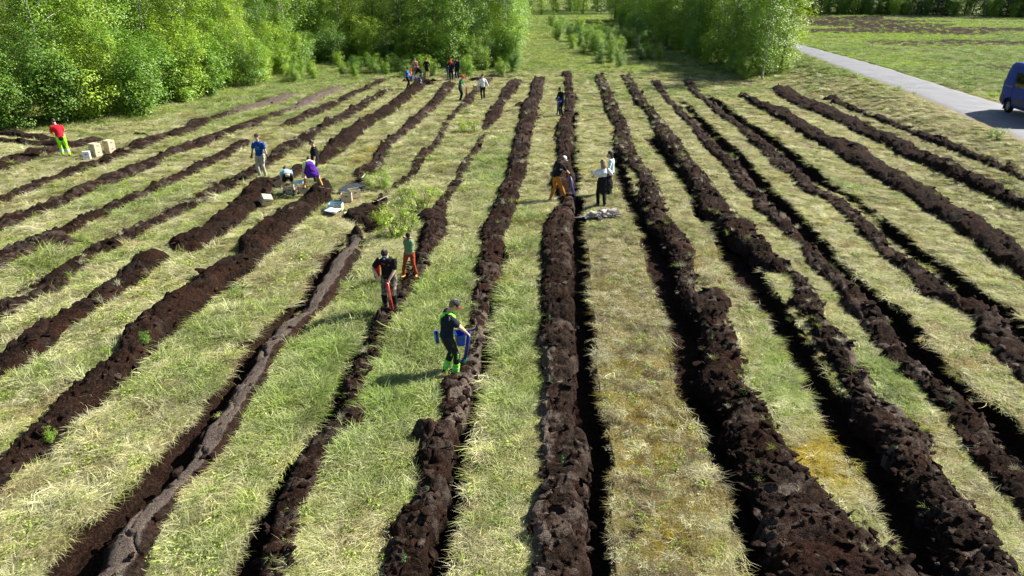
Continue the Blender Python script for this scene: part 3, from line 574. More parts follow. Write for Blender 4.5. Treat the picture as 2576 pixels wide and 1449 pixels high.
def scatter(name, pts, rot, scl, which, tint, protos, label):
    col = bpy.data.collections.new(name + '_kinds')
    for i, m_ in enumerate(protos):
        m_.materials.append(MG) if not m_.materials else None
        o = bpy.data.objects.new('%s_kind_%02d' % (name, i), m_); col.objects.link(o)
    me = bpy.data.meshes.new(name); me.vertices.add(len(pts)); me.vertices.foreach_set('co', np.asarray(pts, np.float32).ravel())
    attr(me, 'rot', np.asarray(rot, np.float32), typ='FLOAT_VECTOR'); s3 = np.asarray(scl, np.float32); s3 = s3 if s3.ndim == 2 else np.c_[s3, s3, np.minimum(s3, .55 + .3 * s3)]; attr(me, 'scl', s3.astype(np.float32), typ='FLOAT_VECTOR')
    attr(me, 'which', np.asarray(which, np.int32), typ='INT'); c4 = np.c_[tint, np.ones(len(tint))]; attr(me, 'tint', c4.astype(np.float32), typ='FLOAT_COLOR')
    o = obj(name, me); tag(o, label, kind='stuff')
    ng = bpy.data.node_groups.new(name, 'GeometryNodeTree'); ng.interface.new_socket('Geometry', in_out='INPUT', socket_type='NodeSocketGeometry'); ng.interface.new_socket('Geometry', in_out='OUTPUT', socket_type='NodeSocketGeometry')
    gi, go = ng.nodes.new('NodeGroupInput'), ng.nodes.new('NodeGroupOutput'); ip = ng.nodes.new('GeometryNodeInstanceOnPoints'); ci = ng.nodes.new('GeometryNodeCollectionInfo')
    ci.inputs['Collection'].default_value = col; ci.inputs['Separate Children'].default_value = True; ci.inputs['Reset Children'].default_value = True
    m2p = ng.nodes.new('GeometryNodeMeshToPoints')
    def na(nm, t):
        q = ng.nodes.new('GeometryNodeInputNamedAttribute'); q.data_type = t; q.inputs['Name'].default_value = nm; return q.outputs['Attribute']
    L = ng.links.new; L(gi.outputs[0], m2p.inputs['Mesh']); L(m2p.outputs[0], ip.inputs['Points']); L(ci.outputs[0], ip.inputs['Instance']); ip.inputs['Pick Instance'].default_value = True
    L(na('which', 'INT'), ip.inputs['Instance Index']); e2r = ng.nodes.new('FunctionNodeEulerToRotation'); L(na('rot', 'FLOAT_VECTOR'), e2r.inputs[0]); L(e2r.outputs[0], ip.inputs['Rotation']); L(na('scl', 'FLOAT_VECTOR'), ip.inputs['Scale'])
    L(ip.outputs[0], go.inputs[0]); md = o.modifiers.new('scatter', 'NODES'); md.node_group = ng; return o

rng = np.random.default_rng(7)
def field_points(n, r0, r1, half=.86):
    """density falls with distance"""
    r = (rng.random(n) * (r1 ** .5 - r0 ** .5) + r0 ** .5) ** 2
    a = rng.uniform(-half, half, n); return r * np.sin(a), r * np.cos(a)
STRAW = np.array([.50, .45, .22]); PALE = np.array([.56, .55, .34]); GREEN = np.array([.21, .30, .06]); LUSH = np.array([.12, .23, .03]); GOLD = np.array([.42, .32, .03]); BROWN = np.array([.22, .14, .07]); LIME = np.array([.34, .43, .09])
def tints(x, y, kind):
    g = greenness(x, y); m = mossy(x, y); n_ = len(x); r1, r2 = rng.random(n_), rng.random(n_)
    w_ = np.clip(g + (r1 - .5) * .7, 0, 1)[:, None]
    c = STRAW * (1 - w_) + GREEN * w_
    c = c + (PALE * 1.08 - c) * (r2[:, None] < .46) * (1 - w_ * .45) * .85
    c = c + (LIME - c) * ((r2[:, None] > .72) * .6)
    c = c + (BROWN - c) * ((fbm(x * 1.7, y * 1.7, 3, 77) > .66) * (r1 > .3))[:, None] * .55
    c = c + (GOLD - c) * (m * (r2 > .25))[:, None]
    u_, v_ = project(x, y); k = sstep(1440, 1500, u_) * sstep(1900, 1750, u_) * sstep(430, 700, v_)
    mt = fbm(x * 2.6, y * 2.6, 4, 71)
    c = c * (1 - .22 * k[:, None]); pk = rng.random(n_) < .30; c = c + (np.array([.20, .155, .03]) - c) * (k * (mt > .50) * .8 * ~pk)[:, None]; c = c + (BROWN * .55 - c) * (k * (mt < .44) * .8 * ~pk)[:, None]; c = c + (PALE - c) * (k * pk * .7)[:, None]
    return c * (.66 + .55 * fbm(x * 2.3, y * 2.3, 3, 73))[:, None] * rng.uniform(.75, 1.2, (n_, 1))
CLEAR = [gp(a, b)[:2] + (c_,) for a, b, c_ in [(243, 393, .5), (278, 384, .5), (220, 402, .45), (669, 524, .5), (731, 494, .6), (764, 492, .5), (749, 480, .5), (873, 514, .6), (895, 505, .55), (846, 540, .65), (838, 546, .5), (1500, 552, .5), (1480, 553, .4), (1530, 550, .5), (1160, 925, .3), (990, 790, .3), (735, 500, .5)]]
def land(x, y, soil=True):
    """True where vegetation may stand"""
    ok = (x < lin(NE, y) - .1) | (x > lin(FE, y) + .1)
    if soil: ok &= (trench_mask(x, y, .05) < .3) & (spoil_mask(x, y, -.02) < .5) & ~extra_mask(x, y)
    ok &= rng.random(len(x)) > bare(x, y) * .92
    gp_ = fbm(x * 3.1, y * 3.1, 3, 81); ok &= rng.random(len(x)) > sstep(.50, .30, gp_) * .85
    ok &= np.hypot((x - pdx) / .75, (y - pdy) / 1.4) > 1
    for cx, cy, cr_ in CLEAR: ok &= (np.hypot(x - cx, y - cy) > cr_)
    return ok
mats = [blade_mesh('mat%d' % i, i, 62, .27, .0080, 2, 34, .17, 10, -.25 if i < 4 else .3) for i in range(6)]
ups = [blade_mesh('up%d' % i, 20 + i, 50, .32, .0080, 35, 80, .10, 24, .15) for i in range(4)]
moss_ = [blade_mesh('short%d' % i, 40 + i, 60, .09, .009, 10, 70, .15, 15, .4) for i in range(3)]
herb = [leaf_mesh('herb%d' % i, 60 + i, 46, .11, .16, .022) for i in range(3)]
protos = mats + ups + moss_ + herb     # 0-5 mats, 6-9 upright, 10-12 short, 13-15 herb
x, y = field_points(250000, 6.4, 100)
ok = land(x, y); x, y = x[ok], y[ok]; N = len(x); g = greenness(x, y); r = np.hypot(x, y); q = rng.random(N)
which = rng.integers(0, 6, N)
upm = q < np.clip(.10 + .55 * (g - .35), .03, .75); which = np.where(upm, rng.integers(6, 10, N), which)
rt = x > lin(FE, y); u_, v_ = project(x, y)
short = (rng.random(N) < .55) & (u_ > 1470) & (u_ < 1800) & (v_ > 600); short |= (rng.random(N) < .3) & (u_ > 1500)
which = np.where(short, rng.integers(10, 13, N), which)
which = np.where(rng.random(N) < .035, rng.integers(13, 16, N), which)
scl = (r / 12) ** .42 * rng.uniform(.6, 1.15, N) * np.where(u_ < 1330, 1.2, .9) * (1 + .45 * np.clip(g - .4, 0, 1)); lg = (u_ < 1330) & (v_ > 620); hz = np.where(u_ > 1470, .55, .85); hz = np.where(lg, 1.1 + .5 * (fbm(x * .8, y * .8, 3, 83) - .5), hz); scl = scl * np.where(lg, 1.06, 1) * np.where(rng.random(N) < .04, 1.35, 1); scl = np.clip(scl, .45, 2.4)
rad_ = .10 * scl
bad = (np.maximum(trench_mask(x - rad_, y), trench_mask(x + rad_, y)) > .4) & (rng.random(N) < .75); bad |= ((spoil_mask(x - rad_, y) + spoil_mask(x + rad_, y)) > .5) & (r > 11) & (rng.random(N) < .6)
scl = np.where(bad, scl * .35, scl)
flow = (fbm(x * .35, y * .35, 3, 90) - .5) * 5 + rng.normal(0, .5, N) - 1.2
rot = np.c_[rng.normal(0, .12, N), rng.normal(0, .12, N), flow]
T = tints(x, y, which); T = T * np.where(((u_ < 1330) & (v_ > 620))[:, None], 1.06, 1); T = np.where((which >= 13)[:, None], LIME * rng.uniform(.6, 1.1, (N, 1)), T)
T = np.where(((which >= 6) & (which < 10) & (g > .3) & (rng.random(N) < .6))[:, None], T * .55 + (LUSH * .5 + GREEN * .5) * .55, T)
scatter('meadow_grass', np.c_[x, y, gh(x, y) - .01], rot, np.c_[scl, scl, np.minimum(scl, .6 + .25 * scl) * hz], which, T, protos, 'matted straw and fresh green grass between the peat ridges')
# fringe along trench and ridge edges + stray tufts on the spoil
X_, Y_, S_, W_, R_, T_ = [], [], [], [], [], []
for k, rd in RID.items():
    for key in ('T', 'W'):
        if key not in rd: continue
        A = rd[key]; n_ = int((A[-1, 0] - A[0, 0]) * 5)
        yy = A[0, 0] + (A[-1, 0] - A[0, 0]) * rng.random(n_) ** 1.5; a, b = iv(A, yy); side = rng.random(n_) < .5
        xx = np.where(side, a - .06, b + .06) + rng.normal(0, .04, n_)
        m = (trench_mask(xx, yy) < .3) & (spoil_mask(xx, yy) < .5) & (yy > 6)
        xx, yy, side = xx[m], yy[m], side[m]
        X_.append(xx); Y_.append(yy); W_.append(np.where(rng.random(len(xx)) < .35, rng.integers(6, 10, len(xx)), rng.integers(0, 6, len(xx))))
        S_.append((np.hypot(xx, yy) / 12) ** .4 * rng.uniform(.4, .9, len(xx)) * np.where(xx < -.8, 1, .7)); R_.append(np.where(side, 0., math.pi) + rng.normal(0, .6, len(xx)))
        T_.append(tints(xx, yy, 0) * .9)
        if key == 'W':
            n2 = int(len(xx) * (.55 if k in ('R1', 'R2') else .35 if k in ('R3', 'L6a') else .06)); yy = A[0, 0] + (A[-1, 0] - A[0, 0]) * rng.random(n2); a, b = iv(A, yy)
            xx = a + (b - a) * (rng.beta(.7, .7, n2) if k not in ('R3', 'R4') else rng.uniform(.7, 1, n2)); X_.append(xx); Y_.append(yy); W_.append(rng.integers(6, 10, n2)); S_.append((np.hypot(xx, yy) / 12) ** .5 * rng.uniform(.3, .7, n2)); R_.append(rng.uniform(0, 6, n2))
            T_.append(np.where(rng.random((n2, 1)) < .65, PALE, LIME * .8) * rng.uniform(.6, 1.05, (n2, 1)))
x, y = np.concatenate(X_), np.concatenate(Y_); W_ = np.concatenate(W_)
z = np.array([surf(a, b) for a, b in zip(x, y)])
scatter('edge_grass', np.c_[x, y, z - .015], np.c_[rng.normal(0, .3, len(x)), rng.normal(0, .3, len(x)), np.concatenate(R_)], np.concatenate(S_), W_, np.concatenate(T_), protos, 'grass tufts hanging over the cut edges and lying on the turned peat')
# tall growth along the forest edge, in the lane and on the far field
x, y = field_points(70000, 45, 170, .80); u_, v_ = project(x, y)
ed = np.interp(u_, [-300, 0, 330, 470, 640, 760, 980, 1310, 1420, 1700, 1960, 2020, 2700], [350, 338, 312, 275, 235, 200, 192, 188, 182, 182, 205, 190, 420])
ok = land(x, y) & (v_ < ed); x, y, u_, v_ = x[ok], y[ok], u_[ok], v_[ok]; N = len(x); fld = x > lin(FE, y)
n1 = fbm(x * .09, y * .09, 4, 66); c = np.where((n1 > .47)[:, None], LIME * 1.0, GREEN * 1.15); c = np.where(fld[:, None], np.where((fbm(x * .06, y * .16, 4, 67) > .46)[:, None], np.array([.33, .47, .05]), np.array([.19, .30, .05])), c)
c = np.where((fld & (v_ < 60) & (u_ > 2230))[:, None], np.array([.50, .42, .30]), c); c = np.where((rng.random(N) < .25)[:, None], c * .5 + STRAW * .45, c)
wh = np.where(rng.random(N) < .7, rng.integers(6, 10, N), rng.integers(0, 6, N))
scatter('tall_meadow_grass', np.c_[x, y, gh(x, y) - .02], np.c_[rng.normal(0, .1, N), rng.normal(0, .1, N), rng.uniform(0, 6.3, N)], rng.uniform(1.3, 2.4, N) * (1 + .003 * np.hypot(x, y)) * np.where(fld, .75, .9), wh, c * rng.uniform(.75, 1.2, (N, 1)), protos, 'taller fresh green grass in the lane and on the far field')

# ------------------------------------------------------------------ trees
def M_leaf(name, stops, trans=.24):
    n = NT(name); oi = n.n('ShaderNodeObjectInfo').outputs['Random']; b = n.at('leaf').outputs['Fac']
    f = n.math('ADD', n.math('MULTIPLY', oi, .55), n.math('MULTIPLY', b, .45)); c = n.ramp(f, stops)
    n.l(c, n.p.inputs['Base Color']); n.p.inputs['Roughness'].default_value = .5; n.p.inputs['Specular IOR Level'].default_value = .35
    tr = n.n('ShaderNodeBsdfTranslucent'); hs = n.mix(1.0, c, (1.25, 1.2, .45), 'MULTIPLY'); n.l(hs, tr.inputs[0]); mx = n.n('ShaderNodeMixShader'); mx.inputs[0].default_value = trans
    n.l(n.p.outputs[0], mx.inputs[1]); n.l(tr.outputs[0], mx.inputs[2]); n.l(mx.outputs[0], n.out.inputs['Surface']); return n.m
LEAF = M_leaf('birch_leaf', [(.1, (.070, .175, .014)), (.5, (.19, .33, .024)), (.9, (.36, .49, .045))])
WLEAF = M_leaf('willow_leaf', [(.1, (.055, .14, .022)), (.5, (.135, .255, .034)), (.9, (.26, .385, .05))])
YLEAF = M_leaf('sapling_leaf', [(.1, (.15, .25, .02)), (.5, (.24, .35, .03)), (.9, (.34, .44, .045))])
NEED = M_leaf('needles', [(.1, (.02, .045, .018)), (.5, (.032, .065, .024)), (.9, (.05, .085, .03))], .12)
n = NT('birch_bark'); co = n.obj_co(); mp = n.n('ShaderNodeMapping'); mp.inputs['Scale'].default_value = (3, 3, 14); n.l(co, mp.inputs[0])
n.l(n.ramp(n.noise(2.2, 5, mp.outputs[0]), [(.42, (.05, .045, .04)), (.52, (.5, .48, .44)), (.8, (.62, .6, .56))]), n.p.inputs['Base Color']); n.p.inputs['Roughness'].default_value = .8; n.bump(n.noise(6, 4, mp.outputs[0]), .01); BARK = n.m
DBARK = solid('grey_bark', (.13, .105, .085), .9, .1, .35, 6, .01)
def tube(pts, rad, sides=7, V=None, Fc=None):
    if V is None: V, Fc = [], []
    pts = [Vector(p) for p in pts]; b0 = len(V)
    for i, p in enumerate(pts):
        d = (pts[min(i + 1, len(pts) - 1)] - pts[max(i - 1, 0)]).normalized(); a = d.orthogonal().normalized(); b = d.cross(a)
        for k in range(sides):
            t_ = 2 * math.pi * k / sides; V.append(tuple(p + (a * math.cos(t_) + b * math.sin(t_)) * rad[i]))
    for i in range(len(pts) - 1):
        for k in range(sides): Fc.append((b0 + i * sides + k, b0 + i * sides + (k + 1) % sides, b0 + (i + 1) * sides + (k + 1) % sides, b0 + (i + 1) * sides + k))
    return V, Fc
def tree_proto(kind, seed, H, Rr, nbr, per, ls, low=.12, stems=1):
    rg = np.random.default_rng(seed); V, Fc = [], []; P = []; ON = []
    for s_ in range(stems):
        ba = rg.uniform(0, 6.28); lean = (rg.uniform(.05, .16) if stems == 1 else rg.uniform(.25, .75)) * Rr
        bx, by = (0, 0) if stems == 1 else (.12 * math.cos(ba), .12 * math.sin(ba)); hh = H * (1 if s_ == 0 else rg.uniform(.65, .97))
        axis = [(bx + lean * math.cos(ba) * (t_ ** 1.3) + .04 * H * (t_ > .1) * rg.normal(0, .15), by + lean * math.sin(ba) * (t_ ** 1.3) + .04 * H * (t_ > .1) * rg.normal(0, .15), -.15 + t_ * hh) for t_ in np.linspace(0, 1, 7)]
        tube(axis, [H * .0095 * (1 - .9 * t_) + .004 for t_ in np.linspace(0, 1, 7)], 7, V, Fc)
        ax = np.array(axis)
        for k in range(nbr // stems):
            t_ = low + (1 - low) * (k + rg.random()) / (nbr // stems); 
            st = np.array([np.interp(t_, np.linspace(0, 1, 7), ax[:, j]) for j in range(3)])
            az = k * 2.39996 + rg.normal(0, .35)
            if kind == 'birch': env = Rr * (math.sin(math.pi * min(1, (1 - t_) * .80 + .10)) ** .75) * (1.0 if t_ > low + .1 else .75)
            elif kind == 'spruce': env = Rr * (1 - t_) ** .85
            else: env = Rr * math.sqrt(max(0, 1 - (2 * t_ - .95) ** 2)) / (1.35 if stems > 1 else 1)
            ln = env * rg.uniform(.62, 1.18) / 1.0; el = {'birch': rg.uniform(.25, .9), 'spruce': rg.uniform(-.15, .12), 'bush': rg.uniform(.2, 1.0)}[kind]
            d = np.array([math.cos(az) * math.cos(el), math.sin(az) * math.cos(el), math.sin(el)]); end = st + d * ln + [0, 0, -.12 * ln if kind != 'bush' else 0]
            if k % 2 == 0: tube([tuple(st), tuple((st + end) / 2 + [0, 0, .05 * ln]), tuple(end)], [H * .0028, H * .002, .003], 4, V, Fc)
            m = max(2, int(per * (.4 + .6 * ln / Rr)))
            tt = rg.random(m) ** .7; cen = st + (end - st) * tt[:, None] + [0, 0, 0]
            nc_ = max(1, m // 26); cc = st + (end - st) * (rg.uniform(.25, 1.08, (nc_, 1))) + rg.normal(0, .10 * Rr, (nc_, 3))
            pick = cc[rg.integers(0, nc_, m)] + rg.normal(0, 1, (m, 3)) * (.070 * Rr + .04) * [1, 1, .8 if kind != 'spruce' else .35]
            if kind == 'birch': pick[:, 2] -= rg.random(m) ** 2 * .12 * Rr
            P.append(pick); o1 = pick - np.array([st[0], st[1], st[2] * .9]); o1 /= np.linalg.norm(o1, axis=1)[:, None] + 1e-6; o2 = pick - (pick.mean(0) if m < 30 else cc.mean(0)); o2 /= np.linalg.norm(o2, axis=1)[:, None] + 1e-6; ON.append(o1 * .8 + o2 * .5 + [0, 0, .35])
    P = np.concatenate(P); ON = np.concatenate(ON); ON = ON[P[:, 2] > .05]; P = P[P[:, 2] > .05]; Vl, Ql = leaves(P, rg, ls, out=ON)
    crown = np_mesh('crown', Vl, Ql, smooth=False); attr(crown, 'leaf', np.repeat(rg.random(len(P)), 4))
    trunk = new_mesh('trunk', V, Fc); return trunk, crown
TP = {}
for i in range(5): TP['birch', i] = tree_proto('birch', 100 + i, 9, 2.0 + .25 * (i % 3), 84, 110, .066) + (BARK, LEAF)
for i in range(4): TP['bush', i] = tree_proto('bush', 200 + i, 4.2, 1.9, 104, 125, .058, .02, 4) + (DBARK, WLEAF if i % 2 else LEAF)
for i in range(2): TP['dense', i] = tree_proto('birch', 300 + i, 9, 2.4, 120, 110, .07, .02) + (DBARK, LEAF)
for i in range(2): TP['spruce', i] = tree_proto('spruce', 400 + i, 9, 1.9, 130, 60, .07, .05) + (DBARK, NEED)
for i in range(3): TP['small', i] = tree_proto('bush', 500 + i, 1.5, .72, 44, 58, .038, .05, 6) + (DBARK, YLEAF if i < 2 else LEAF)
ntree = [0]
def plant(kind, i, x, y, s, label, cat, group, name, sz=1.0):
    tr, cr, bm_, lm_ = TP[kind, i]
    e = empty(name, (x, y, float(terr(x, y)) - .03), random.uniform(0, 6.28)); e.scale = (s, s, s * sz); e.rotation_euler[0] = random.gauss(0, .03); e.rotation_euler[1] = random.gauss(0, .03)
    tag(e, label, cat, group); obj('trunk', tr, bm_, e); obj('crown', cr, lm_, e); ntree[0] += 1
    return e
random.seed(5)
def too_close(x, y, L, d):
    return any((x - a) ** 2 + (y - b) ** 2 < d * d for a, b in L)
# left thicket
FL = [gp(u, v)[:2] for u, v in [(-300, 346), (-200, 342), (0, 330), (120, 318), (330, 298), (470, 258), (600, 232), (680, 205), (760, 172), (880, 155), (1000, 160), (1110, 166), (1200, 172), (1300, 172)]]
FLa = np.array(FL)
def along(P, s):
    d = np.r_[0, np.cumsum(np.hypot(*np.diff(P, axis=0).T))]; s = s * d[-1]
    x = np.interp(s, d, P[:, 0]); y = np.interp(s, d, P[:, 1]); i = min(len(P) - 2, int(np.searchsorted(d, s, 'right') - 1)); t_ = P[i + 1] - P[i]; t_ = t_ / np.hypot(*t_)
    return x, y, -t_[1], t_[0]
placed = []
ZN = [(-900, 'beyond the left frame edge'), (0, 'far left, above the sideways ridges'), (110, 'above the man in red'), (230, 'above the left box stack'), (330, 'above the right box stack'), (440, 'where the edge turns uphill'), (560, 'left of the man in blue'), (640, 'straight above the man in blue'), (720, 'above the bending pair'), (800, 'left of the dark gap'), (880, 'right of the dark gap'), (960, 'left of the planters'), (1040, 'behind the girl in pink'), (1110, 'behind the two dark planters'), (1180, 'above the white jacket'), (1250, 'at the lane mouth')]
def zone(x, y):
    u, v = project(np.array([x]), np.array([y])); z = [q for a, q in ZN if u[0] >= a]
    return z[-1] if z else ZN[0][1]
FV = [(-300, 346), (0, 330), (120, 318), (330, 298), (470, 258), (600, 232), (680, 205), (760, 172), (880, 155), (1000, 160), (1110, 166), (1200, 172), (1300, 172)]
def fdist(x, y):
    best = 99
    for a, b in zip(FLa[:-1], FLa[1:]):
        d = b - a; t = min(1, max(0, ((x - a[0]) * d[0] + (y - a[1]) * d[1]) / (d @ d))); best = min(best, math.hypot(x - a[0] - t * d[0], y - a[1] - t * d[1]))
    return best
cand = []
for k in range(9000):
    x, y = random.uniform(-62, .6), random.uniform(36, 100)
    u, v = project(np.array([x]), np.array([y])); u, v = u[0], v[0]
    if u < -220 or u > 1300 or v > np.interp(u, [p[0] for p in FV], [p[1] for p in FV]): continue
    off = fdist(x, y)
    if off < 20: cand.append((off + random.random() * 6, off, x, y, u))
cand.sort()
for _, off, x, y, u_c in cand:
    s_ = 0 if u_c < 640 else 1
    left = s_ < .52
    d = 1.45 if off < 3 else 2.5
    if too_close(x, y, placed, d): continue
    if x > 1.0: continue
    placed.append((x, y))
    if off < 2.2:
        h = random.uniform(4.2, 5.6) if left else random.uniform(2.6, 4.6)
        plant('bush', random.randrange(4), x, y, h / 4.2, 'leafy shrub on the forest edge, ' + zone(x, y), 'shrub', 'shrubs on the edge of the left forest', 'shrub')
    elif off < 4.5:
        h = random.uniform(5.0, 7) ; plant(*random.choice([('bush', random.randrange(4)), ('dense', random.randrange(2)), ('birch', random.randrange(5))]), x, y, 1, 'young birch just behind the edge shrubs, ' + zone(x, y), 'tree', 'young trees of the left forest', 'birch_tree').scale = (h / 9 * (1.25), h / 9 * 1.25, h / 9) if False else (.72 + random.random() * .2,) * 3
    elif random.random() < .05:
        plant('spruce', random.randrange(2), x, y, random.uniform(.9, 1.15), 'dark conifer among the birches, ' + zone(x, y), 'tree', 'conifers in the left forest', 'spruce_tree')
    else:
        plant(*(('birch', random.randrange(5)) if random.random() < .7 else ('dense', random.randrange(2))), x, y, random.uniform(.95, 1.3), ('tall birch in the middle of the thicket, ' if off < 9 else 'tall birch deep in the forest, ') + zone(x, y), 'tree', 'tall trees of the left forest', 'birch_tree')
    if ntree[0] > 296: break
n1 = ntree[0]
# right border of the thicket along the lane
BL = np.array([gp(u, v)[:2] for u, v in [(1290, 178), (1296, 130), (1310, 90), (1320, 60), (1318, 42)]])
for k in range(400):
    x, y, nx, ny = along(BL, random.random() ** .8); off = random.random() ** 1.3 * 7; x, y = x + nx * off, y + ny * off
    if too_close(x, y, placed, 2.1): continue
    placed.append((x, y)); big = off > 1.5
    plant(*(('dense', random.randrange(2)) if big else ('bush', random.randrange(4))), x, y, random.uniform(.8, 1.1) if big else random.uniform(.8, 1.25), ('birch' if big else 'round leafy shrub') + ' along the left side of the open grass lane', 'tree' if big else 'shrub', 'trees along the left side of the lane', 'birch_tree' if big else 'shrub')
    if ntree[0] > n1 + 38: break
plant('bush', 0, *gp(1262, 165)[:2], 1.15, 'large round bush at the mouth of the lane, left of the gap', 'shrub', None, 'shrub')
plant('bush', 1, *gp(1190, 178)[:2], .72, 'smaller round bush behind the man in the white jacket', 'shrub', None, 'shrub')
plant('bush', 3, *gp(1290, 184)[:2], .5, 'low bush at the foot of the large round bush', 'shrub', None, 'shrub')
# end of the lane
n1 = ntree[0]
for k in range(200):
    x, y, _ = gp(random.uniform(1290, 1570), random.uniform(24, 37)); 
    if too_close(x, y, placed, 3.4): continue
    placed.append((x, y)); plant(*(('dense', random.randrange(2)) if random.random() < .75 else ('spruce', random.randrange(2))), x, y, random.uniform(1.0, 1.35), 'distant tree closing the far end of the grass lane', 'tree', 'trees at the end of the lane', 'birch_tree')
    if ntree[0] > n1 + 16: break
# right-hand tree row between lane and road
n1 = ntree[0]
for k in range(1200):
    y = 59 + random.random() ** 1.25 * 95; x = 21.0 + (y - 60) * .005 + random.uniform(-.6, 3.0) - (y > 75) * random.random() * 1.0
    if y < 64: x = random.uniform(20.6, 22.2)
    if too_close(x, y, placed, 1.85 if y < 100 else 2.6): continue
    placed.append((x, y)); 
    if y < 60.5: plant('birch', random.randrange(5), x, y, random.uniform(.9, 1.0), 'birch with bare pale stems at the near end of the right-hand tree row', 'tree', 'trees of the right-hand row', 'birch_tree')
    else: plant(*(('dense', random.randrange(2)) if random.random() < .8 else ('birch', random.randrange(5))), x, y, random.uniform(.95, 1.25), 'dark leafy birch in the shaded row between lane and road, ' + ('near part' if y < 80 else 'middle part' if y < 110 else 'far part'), 'tree', 'trees of the right-hand row', 'birch_tree').scale = (random.uniform(.95, 1.15),) * 2 + (random.uniform(.78, .95),)
    if ntree[0] > n1 + 66: break
for k in range(300):
    y = 60.5 + random.random() ** 1.2 * 80; x = 20.4 + random.uniform(-.9, .5)
    if too_close(x, y, placed, 1.3): continue
    placed.append((x, y)); plant('bush', random.randrange(4), x, y, random.uniform(.5, .8), 'dark shrub at the shaded foot of the row between lane and road, ' + ('near part' if y < 80 else 'middle part' if y < 110 else 'far part'), 'shrub', 'shrubs at the foot of the right-hand row', 'shrub')
    if ntree[0] > n1 + 66 + 34: break
# forest beyond the right field
n1 = ntree[0]
for k in range(600):
    u = random.uniform(1980, 2760); x, y = gz(u, np.interp(u, [1980, 2150, 2576, 2760], [30, 36, 43, 46]) - random.random() * 9, ZR)
    if too_close(x, y, placed, 2.9): continue
    placed.append((x, y)); sp_ = random.random() < .55
    plant(*(('spruce', random.randrange(2)) if sp_ else (random.choice(['dense', 'birch', 'birch']), random.randrange(2))), x, y, random.uniform(1.3, 1.8), ('dark spruce' if sp_ else 'birch') + ' in the shaded forest beyond the right field, ' + ('left part' if u < 2200 else 'middle part' if u < 2400 else 'right part'), 'tree', 'trees beyond the right-hand field', 'spruce_tree' if sp_ else 'birch_tree')
    if ntree[0] > n1 + 62: break
n1 = ntree[0]
for k in range(400):
    u = random.uniform(2000, 2720); x, y = gz(u, np.interp(u, [1980, 2150, 2576, 2760], [30, 36, 43, 46]) + random.uniform(-4, 1), ZR)
    if too_close(x, y, placed, 2.0): continue
    placed.append((x, y)); plant('bush', random.randrange(4), x, y, random.uniform(.7, 1.1), 'dark shrub at the foot of the forest beyond the right field, ' + ('left part' if u < 2200 else 'middle part' if u < 2400 else 'right part'), 'shrub', 'shrubs at the foot of the far forest', 'shrub')
    if ntree[0] > n1 + 44: break
# lane bushes
n1 = ntree[0]
for k in range(700):
    t_ = random.random(); u = 1430 + 165 * t_ + random.gauss(0, 42); v = 92 + 62 * t_ + random.gauss(0, 15)
    if v < 62 or v > 172 or u < 1385: continue
    x, y, _ = gp(u, v)
    if too_close(x, y, placed, 1.25): continue
    placed.append((x, y)); plant('bush', random.randrange(4), x, y, random.uniform(.34, .62), 'low bright green sapling bush in the open lane', 'shrub', 'low bushes in the lane', 'shrub')
    if ntree[0] > n1 + 44: break
for u, v, h in [(1605, 140, 2.1), (1675, 128, 1.6)]: plant('spruce', 0, *gp(u, v)[:2], h / 9 * 1.05, 'young light green conifer rising above the lane bushes, %s' % ('the taller one' if h > 2 else 'the shorter one'), 'tree', None, 'spruce_tree').scale = (.28, .28, h / 8)
# low weeds in front of the forest gap
for k in range(60):
    u = random.uniform(690, 1290); v = random.uniform(168, 196) + (u < 800) * 12; x, y, _ = gp(u, v)
    if too_close(x, y, placed, .9): continue
    placed.append((x, y)); plant('bush', random.randrange(4), x, y, random.uniform(.2, .42), 'knee-high willow regrowth in front of the forest edge', 'shrub', 'low regrowth before the forest edge', 'shrub')
# saplings in the field
for u, v, s, i, lb in [(1000, 597, .9, 0, 'dense yellow-green birch sapling bush in the middle of the field'), (1028, 585, .62, 1, 'right-hand lower part of the yellow-green sapling bush'), (965, 575, .5, 1, 'small sapling at the left foot of the yellow-green bush'), (1062, 528, .85, 0, 'yellow-green sapling bush behind the dense one'), (1020, 515, .6, 1, 'thin sapling between the two yellow-green bushes'),
                    (965, 478, .62, 2, 'sparse twiggy sapling left of the yellow-green bushes'), (1168, 335, .62, 1, 'low sapling patch on the strip above the middle'), (1195, 332, .5, 0, 'tiny yellow-green sapling right of the low patch'), (930, 470, .4, 2, 'small leafy sprout by the puddle'),
                    (590, 738, .2, 2, 'sprout with yellow leaves at the brown ridge, upper one'), (270, 900, .2, 2, 'leafy sprout on the near side of the brown ridge'), (370, 882, .22, 2, 'leafy sprout pair beside the brown ridge'), (210, 1045, .2, 2, 'yellow-green sprout leaning over the brown ridge'), (130, 1118, .2, 2, 'yellow-green sprout near the left edge'), (98, 1150, .22, 2, 'lowest yellow-green sprout near the left edge')]:
    x, y, _ = gp(u, v); e = plant('small', i, x, y, s, lb, 'sapling', 'saplings in the field', 'sapling'); e.location.z = surf(x, y) - .02
